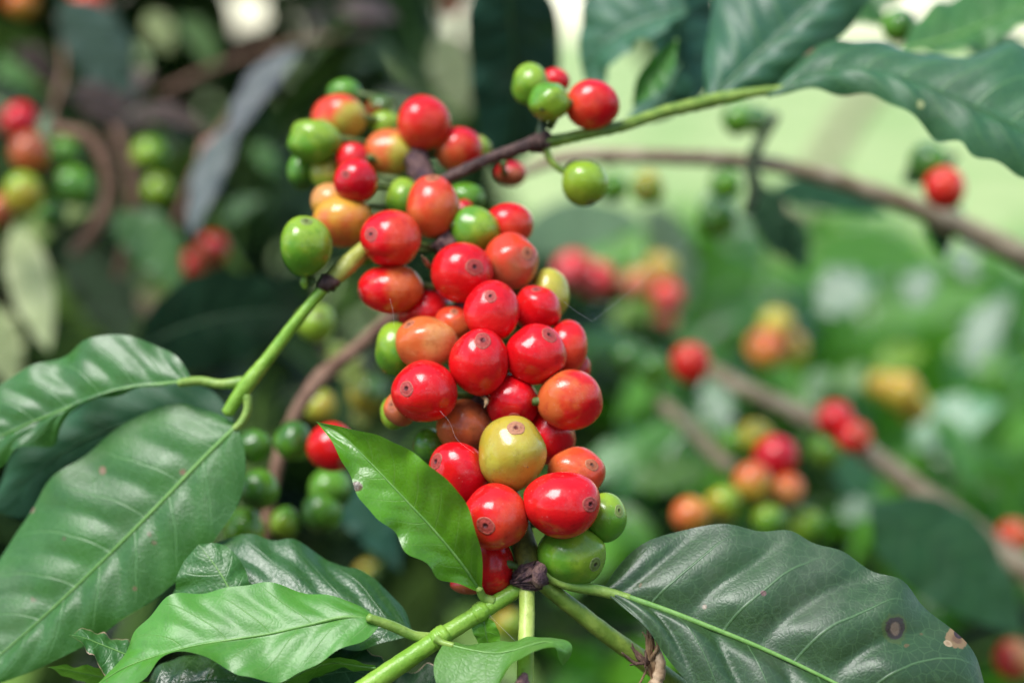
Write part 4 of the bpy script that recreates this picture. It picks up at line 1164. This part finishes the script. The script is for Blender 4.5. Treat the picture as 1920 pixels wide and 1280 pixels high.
def cherry_mesh(name, axis, rx, ry, rz, mat, parent, blush, nlat=36, nlon=42, scar=0.34, rnd=None, press=()):
    """ovoid about its axis, flattened under the scar; squashed to rx, ry, rz along the picture axes"""
    rnd = rnd or random
    a = np.array(axis, float)
    a /= np.linalg.norm(a)
    h = np.cross(a, (0.31, 0.77, 0.55))
    h /= np.linalg.norm(h)
    g = np.cross(a, h)
    bl = np.array(blush, float)
    bl /= max(np.linalg.norm(bl), 1e-6)
    lump = [(np.array([rnd.gauss(0, 1) for _ in range(3)]), rnd.uniform(0.010, 0.032)) for _ in range(4)]
    V, B = [], []
    for i in range(nlat + 1):
        th = math.pi * (i / nlat)
        rad = 1.0
        if th < scar * 1.5:
            rad -= 0.035 * (1 - (th / (scar * 1.5)) ** 2) + 0.07 * math.exp(-(th / 0.09) ** 2)
        for j in range(nlon if 0 < i < nlat else 1):
            ph = 2 * math.pi * j / nlon
            u = a * math.cos(th) + (h * math.cos(ph) + g * math.sin(ph)) * math.sin(th)
            rr = rad
            for (lv, la) in lump:
                rr += la * math.sin(2.2 * float(u @ lv))
            rr += -0.02 * max(0, -math.cos(th)) ** 6
            v = u * rr * (1 + 0.03 * math.cos(th) ** 2)
            V.append(v)
            B.append(0.5 + 0.62 * float(u @ bl))
    F = []
    idx = lambda i, j: 0 if i == 0 else (1 + (nlat - 1) * nlon if i == nlat else 1 + (i - 1) * nlon + j % nlon)
    for i in range(nlat):
        for j in range(nlon):
            q = [idx(i, j), idx(i + 1, j), idx(i + 1, j + 1), idx(i, j + 1)]
            q = list(dict.fromkeys(q))
            F.append(q)
    V = np.array(V) * np.array((rx, ry, rz)) * 1.085
    W = V @ CM                                            # picture axes -> world
    for (pn, ph) in press:                                # flattened where a neighbour presses
        q = W @ pn
        W = W - np.outer(np.where(q > ph, (q - ph) * 0.92, 0.0), pn)
    return mesh_obj(name, W, F, mat, parent, attrs={'blush': B}), (a, h, g, lump)


def scar_mesh(parent, frame, rx, ry, rz, mat, ang, deep=1.0, nr=14, seg=28):
    a, h, g, lump = frame
    V, A, F = [], [], []
    for i in range(nr + 1):
        f = i / nr
        th = ang * f
        lift = 0.013 + 0.004 * math.exp(-((f - 0.86) / 0.10) ** 2) - 0.004 * math.exp(-((f - 0.62) / 0.2) ** 2)
        lift += deep * (0.006 * math.exp(-((f - 0.38) / 0.12) ** 2) - 0.075 * math.exp(-((f - 0.04) / 0.15) ** 2))
        if f > 0.97:
            lift = -0.012
        for j in range(seg if i else 1):
            ph = 2 * math.pi * j / seg
            t2 = th * (1 + (0.09 * math.sin(2 * ph + lump[2][1] * 800) + 0.025 * math.sin(5 * ph + lump[3][1] * 500)) * f)
            u = a * math.cos(t2) + (h * math.cos(ph) + g * math.sin(ph)) * math.sin(t2)
            rr = 1.0 - 0.035 * (1 - (min(th, 0.51) / 0.51) ** 2)
            for (lv, la) in lump:
                rr += la * math.sin(2.2 * float(u @ lv))
            rr += lift * (1 + 0.25 * math.sin(3 * ph + lump[0][1] * 900) * f + 0.15 * math.sin(5 * ph + lump[1][1] * 700))
            V.append(u * rr * (1 + 0.03 * math.cos(th) ** 2))
            A.append(f)
    idx = lambda i, j: 0 if i == 0 else 1 + (i - 1) * seg + j % seg
    for i in range(nr):
        for j in range(seg):
            F.append(list(dict.fromkeys([idx(i, j), idx(i + 1, j), idx(i + 1, j + 1), idx(i, j + 1)])))
    W = (np.array(V) * np.array((rx, ry, rz)) * 1.085) @ CM
    return mesh_obj('calyx_scar', W, F, mat, parent, attrs={'ring': A})


def cherry(px, py, rx, ry, d, ca, cb, bl, eye, label, group, anchor, seed, press=()):
    rnd = random.Random(seed)
    k = d / FP
    c = P(px, py, d)
    wx, wy = rx * k, ry * k
    wz = (wx + wy) / 2
    if eye:
        ex, ey = (eye[0] - px) / rx, -(eye[1] - py) / ry
        m = math.hypot(ex, ey)
        if m > 0.97:
            ex, ey = ex / m * 0.97, ey / m * 0.97
        ax = (ex, ey, -math.sqrt(max(0.0, 1 - ex * ex - ey * ey)))
    else:                                                  # eye turned away from the stem and from view
        ax = ((px - anchor[0]) / 60 + rnd.uniform(-.3, .3), -(py - anchor[1]) / 60 * 0.5 + rnd.uniform(-.5, .3), 0.75)
    e = empty('coffee_cherry', c, label, 'coffee cherry', group)
    mat = cherry_mat(ca, cb)
    _, fr = cherry_mesh('skin', ax, wx, wy, wz, mat, e, (bl[0], -bl[1], -0.25), rnd=rnd, press=press)
    green = ca in (GREN, DGRN, YGRN)
    sm = scar_mat(*(S_GRN if green else S_OLV if ca == OLIV else S_TAN if ca in (ORNG, ORED, PEACH, AMBER, RUST) else S_RED))
    scar_mesh(e, fr, wx, wy, wz, sm, rnd.uniform(0.21, 0.31), rnd.uniform(0.4, 1.3))
    # short stalk from the end opposite the eye to the twig
    an = P(*anchor)
    av = np.array(fr[0]) * np.array((wx, wy, wz)) @ CM
    s0 = Vector(-av * 0.95)
    s1 = (an - c)
    if s1.length > 0.022:
        s1 = s1.normalized() * 0.022
    smid = s0 * 1.18 + (s1 - s0) * 0.25
    tube('stalk', [s0, smid, s1], [0.0013, 0.0009, 0.0010], M_STALK, e, seg=8, n=10)
    return e


# settle the near cluster in depth so that no two cherries sink into each other
LAY = [axis_at(c[1])[1] - 0.014 + c[4] * 0.0085 for c in CH]
for it in range(120):
    for i in range(len(CH)):
        for j in range(i + 1, len(CH)):
            a, b = CH[i], CH[j]
            k = LAY[i] / FP
            dxy = math.hypot(a[0] - b[0], a[1] - b[1]) * k
            rr = 0.96 * ((a[2] + a[3]) / 2 + (b[2] + b[3]) / 2) * k
            if dxy >= rr:
                continue
            need = math.sqrt(rr * rr - dxy * dxy)
            f, r = (i, j) if (a[4] < b[4] or (a[4] == b[4] and LAY[i] <= LAY[j])) else (j, i)
            gap = LAY[r] - LAY[f]
            if gap < need:
                LAY[f] -= (need - gap) * 0.20
                LAY[r] += (need - gap) * 0.40
for i, (px, py, rx, ry, ly, ca, cb, bl, eye, lb) in enumerate(CH):
    ax_x, ax_d = axis_at(py + 14)
    ci, ri = np.array(P(px, py, LAY[i])), 1.085 * (rx + ry) / 2 * LAY[i] / FP
    prs = []
    for j, o in enumerate(CH):
        cj, rj = np.array(P(o[0], o[1], LAY[j])), 1.085 * (o[2] + o[3]) / 2 * LAY[j] / FP
        dv = cj - ci
        dl_ = np.linalg.norm(dv)
        if j != i and dl_ < ri + rj:
            prs.append((dv / dl_, max(0.55 * ri, (dl_ * dl_ + ri * ri - rj * rj) / (2 * dl_) - 0.00005)))
    cherry(px, py, rx, ry, LAY[i], ca, cb, bl, eye, lb, 'cherries of the near cluster', (ax_x, py + 14, ax_d), 500 + i, prs)
ANC = [(590, 530, .430), (1018, 235, .446), (1020, 225, .446), (1030, 240, .447), (1022, 220, .447), (1060, 322, .446), (940, 300, .446)]
for i, (px, py, rx, ry, d, ca, cb, bl, eye, lb) in enumerate(CH2):
    cherry(px, py, rx, ry, d, ca, cb, bl, eye, lb, 'cherries on the twigs beside the cluster', ANC[i], 700 + i)

# blurred cherries farther back: px, py, r, depth, skins, label
FC = [
    (622, 838, 45, .465, SCAR, RED, 'blurred red cherry behind the tip of the bright fresh leaf'),
    (550, 826, 36, .475, GREN, DGRN, 'green cherry left of the blurred red one behind the fresh leaf tip'),
    (478, 836, 32, .48, GREN, DGRN, 'green cherry touching the base of the largest left leaf'),
    (484, 917, 38, .475, GREN, DGRN, 'green cherry at the margin of the largest left leaf, below another'),
    (604, 960, 38, .50, DGRN, GREN, 'dark green cherry lowest behind the fresh leaf'),
    (618, 916, 42, .505, DGRN, GREN, 'dark green cherry in shade under the blurred red one'),
    (534, 980, 29, .50, GREN, YGRN, 'small green cherry above the dark crinkled leaf'),
    (458, 992, 38, .48, YGRN, GREN, 'yellow green cherry resting at the dark crinkled leaf edge'),
    (592, 606, 36, .53, YGRN, YGRN, 'yellow green cherry blurred right of the green side twig'),
    (36, 230, 36, .70, RED, CRIM, 'red cherry in the far left bunch by a white fleck'),
    (55, 286, 37, .68, ORNG, RUST, 'orange cherry in the far left bunch under the red one'),
    (45, 364, 40, .66, YGRN, OLIV, 'yellow green cherry at the bottom of the far left bunch'),
    (138, 350, 37, .67, GREN, DGRN, 'green cherry inside the bend of the hooked twig'),
    (120, 290, 33, .72, DGRN, GREN, 'dark green cherry under the arch of the hooked twig'),
    (96, 402, 28, .70, GREN, DGRN, 'small green cherry lowest inside the hooked twig'),
    (280, 290, 33, .72, GREN, YGRN, 'green cherry right of the hooked twig'),
    (296, 357, 27, .76, GREN, YGRN, 'pale small green cherry below another right of the hooked twig'),
    (2, 395, 30, .68, ORNG, RUST, 'orange cherry cut by the left margin'),
    (400, 466, 30, .80, CRIM, RUST, 'dull red cherry in the deep shade left of the lone green one'),
    (362, 496, 26, .82, RUST, CRIM, 'rusty cherry beside the dull red one in deep shade'),
    (165, 12, 38, .85, ORNG, ORED, 'orange cherry at the upper margin, far left'),
    (40, 5, 30, .85, AMBER, ORNG, 'amber cherry at the very corner, upper far left'),
    (1685, 48, 30, .55, GREN, DGRN, 'green cherry hanging between the top right leaves'),
    (1770, 352, 38, .62, SCAR, ORED, 'single red cherry in dark calyx leaves on the arched branch'),
    (1740, 305, 36, .64, DGRN, GREN, 'dark green cherry over the red one on the arched branch'),
    (1775, 408, 32, .66, DGRN, GREN, 'dark green cherry under the red one on the arched branch'),
    (1382, 222, 30, .62, DGRN, GREN, 'dark green cherry left of the spur on the arched branch'),
    (1418, 226, 26, .63, GREN, DGRN, 'green cherry at the spur on the arched branch'),
    (1215, 352, 30, .66, OLIV, GREN, 'olive cherry hanging under the left part of the arched branch'),
    (1150, 350, 28, .68, DGRN, GREN, 'dark cherry left of the olive one under the arched branch'),
    (1360, 345, 30, .66, DGRN, GREN, 'dark green cherry left under the fork of the arched branch'),
    (1345, 410, 36, .68, DGRN, GREN, 'dark green cherry lowest left of the hanging dark leaf clump'),
    (1295, 680, 37, .68, ORED, SCAR, 'lone orange red cherry right of the scarlet sliver, mid right'),
    (1225, 690, 34, .72, DGRN, GREN, 'dark green cherry left of the lone orange red one'),
    (1180, 670, 32, .75, DGRN, DGRN, 'very dark green cherry in shade close to the cluster flank'),
    (1455, 610, 34, .88, AMBER, YELO, 'yellow cherry, upper of the bright yellow pair'),
    (1435, 655, 38, .85, AMBER, ORNG, 'yellow cherry, lower left of the bright yellow pair'),
    (1480, 655, 34, .90, AMBER, YELO, 'golden cherry right of the bright yellow pair'),
    (1075, 505, 36, 0.84, PINK, SCAR, 'pink red blurred cherry just right of the brownish orange one'),
    (1120, 525, 36, 0.86, PINK, SCAR, 'pink red blurred cherry, second right of the brownish orange one'),
    (1195, 530, 26, .90, PINK, PEACH, 'dull pink blurred cherry over the spider thread'),
    (1250, 555, 30, .88, PINK, ORED, 'pink red blurred cherry right of the dull pink one'),
    (1240, 505, 30, .92, PEACH, YELO, 'pale yellow blurred cherry above the pink red one'),
    (1240, 603, 28, .95, RUST, ORED, 'rust orange blurred cherry left of the yellow pair'),
    (1690, 735, 36, .85, AMBER, OLIV, 'dull gold cherry, upper of the gold group above the lower branch'),
    (1655, 722, 28, .90, OLIV, AMBER, 'brown gold cherry at the left of the gold group'),
    (1715, 765, 30, .87, AMBER, YELO, 'gold cherry at the right of the gold group'),
    (1565, 785, 34, .70, RED, SCAR, 'red cherry of the red pair on the lower branch'),
    (1602, 820, 32, .69, SCAR, ORED, 'orange red cherry of the red pair on the lower branch'),
    (1548, 845, 30, .74, YGRN, GREN, 'yellow green cherry below the red pair'),
    (1455, 858, 40, .64, RED, CRIM, 'crimson cherry atop the mixed bunch right of the cluster'),
    (1412, 905, 38, .62, ORNG, OLIV, 'orange olive cherry in the middle of the mixed bunch'),
    (1478, 918, 32, .63, ORNG, PEACH, 'orange cherry with a pale eye at the right of the mixed bunch'),
    (1294, 963, 35, .60, AMBER, ORNG, 'yellow orange cherry at the left end of the mixed bunch'),
    (1357, 945, 33, .61, OLIV, YGRN, 'olive green cherry between the yellow orange and orange olive ones'),
    (1440, 975, 32, .62, YGRN, GREN, 'yellow green cherry lowest in the mixed bunch'),
    (1512, 985, 34, .64, YGRN, GREN, 'yellow green cherry right behind the spotted leaf edge'),
    (1415, 820, 34, .68, YGRN, OLIV, 'olive green cherry above the crimson one'),
    (1380, 830, 30, .69, GREN, DGRN, 'green cherry upper left of the crimson one'),
    (1900, 1005, 34, .72, ORED, ORNG, 'orange red cherry at the right margin below the lower branch'),
    (1900, 1235, 36, .66, CRIM, PEACH, 'dull pink cherry at the lower right corner'),
    (1720, 935, 26, .72, YGRN, OLIV, 'small yellow green cherry on the lower branch near the right margin'),
    (845, 8, 24, .95, ORNG, RUST, 'orange blurred cherry at the upper margin left of the dark teal leaf'),
    (600, 760, 30, .60, YGRN, OLIV, 'olive cherry in shade over the green one near the red brown stem'),
    (690, 740, 36, .62, OLIV, DGRN, 'brownish olive cherry blurred left of the cluster flank'),
    (955, 1170, 30, .56, OLIV, YGRN, 'olive yellow blurred cherry under the green side shoot'),
    (690, 1075, 22, .75, OLIV, DGRN, 'dim olive cherry in the gap under the fresh leaf'),
]
for i, (px, py, r, d, ca, cb, lb) in enumerate(FC):
    rnd = random.Random(900 + i)
    k = D(d) / FP
    e = empty('coffee_cherry', P(px, py, d), lb, 'coffee cherry', 'blurred cherries behind the branch')
    ax = (rnd.uniform(-.7, .7), rnd.uniform(-.8, .5), rnd.choice((-0.6, 0.6, 0.8)))
    q = r * k * 0.93
    _, fr = cherry_mesh('skin', ax, q * rnd.uniform(.95, 1.05), q * rnd.uniform(.95, 1.05), q, cherry_mat(ca, cb), e, (rnd.uniform(-1, 1), rnd.uniform(-1, 1), -.3), 18, 22, rnd=rnd)
    scar_mesh(e, fr, q, q, q, scar_mat(*(S_GRN if ca in (GREN, DGRN, YGRN) else S_TAN)), 0.33, 1.0, 8, 16)

# ------------------------------------------------------------------ small things
# dry withered flower tuft under the big right leaf
rg = np.random.default_rng(77)
t0 = P(1222, 1232, .404)
e = empty('dried_tuft', t0, 'dry brown withered tuft hanging on the lower right green shoot', 'dried flower')
V, F = [], []
for k in range(13):
    x0 = 1222 + rg.normal(0, 7)
    pts = [(x0 + rg.normal(0, 5), 1165 + rg.uniform(0, 25), .404), (x0 + rg.normal(0, 7), 1210, .403 + rg.normal(0, .0012)), (x0 + rg.normal(0, 8), 1240, .403), (x0 + rg.normal(3, 12), 1270 + rg.uniform(0, 30), .403)]
    v, f = tube_data([P(*q) - t0 for q in pts], [0.0002, 0.00045, 0.0004, 0.0002], seg=6, n=14, bump=0.2, seed=k)
    F += [tuple(q + sum(len(z) for z in V) for q in g) for g in f]
    V.append(v)
mesh_obj('fibres', np.concatenate(V), F, M_DRY, e)
V, F = [], []
for k in range(9):
    sx = rg.uniform(-1, -0.1)
    pts = [(1215, 1242, .402), (1215 + sx * 25, 1240 + rg.normal(0, 8), .401), (1215 + sx * 52, 1228 + rg.normal(0, 14), .401)]
    v, f = tube_data([P(*q) - t0 for q in pts], [0.0005, 0.0004, 0.0002], seg=6, n=10, bump=0.25, seed=40 + k)
    F += [tuple(q + sum(len(z) for z in V) for q in g) for g in f]
    V.append(v)
mesh_obj('husk', np.concatenate(V), F, plain_stem_mat('dark_husk', (0.07, 0.035, 0.025), (0.16, 0.09, 0.06), 500, 0.8), e)
tube('dry_strip', [P(1232, 1210, .402) - t0, P(1238, 1245, .4015) - t0, P(1230, 1290, .401) - t0], [0.0005, 0.0013, 0.0016], plain_stem_mat('pale_strip', (0.36, 0.24, 0.14), (0.52, 0.38, 0.24), 300, 0.7), e, seg=8, bump=0.1)


def thread_mat():
    b = NB('spider_silk')
    return b.done(b.princ((0.75, 0.75, 0.72), 0.35, None, 0.6))


M_SILK = thread_mat()
SILK = [
    ('long fine spider thread slanting up to the right of the cluster', [(1110, 602, .415), (1165, 560, .43), (1215, 515, .445), (1300, 432, .47), (1400, 335, .50)], 0.000011),
    ('short fine spider thread from the right flank to the thread crossing', [(1048, 558, .412), (1075, 580, .413), (1110, 602, .415)], 0.000012),
    ('fine spider thread hanging from the lying red cherry', [(731, 560, .405), (736, 580, .405), (739, 612, .406)], 0.000012),
    ('fine spider thread across the rusty cherry', [(825, 770, .396), (842, 790, .396), (856, 822, .396), (890, 850, .396)], 0.000012),
    ('fine spider thread running down from the side shoot joint', [(915, 1150, .398), (945, 1180, .397), (965, 1200, .396)], 0.000012),
]
for lb, pts, r in SILK:
    b0 = P(*pts[0])
    o = tube('spider_thread', [P(*q) - b0 for q in pts], [r] * len(pts), M_SILK, None, seg=5, n=20)
    o.location = b0
    tag(o, lb, 'spider thread', 'spider threads on the branch')
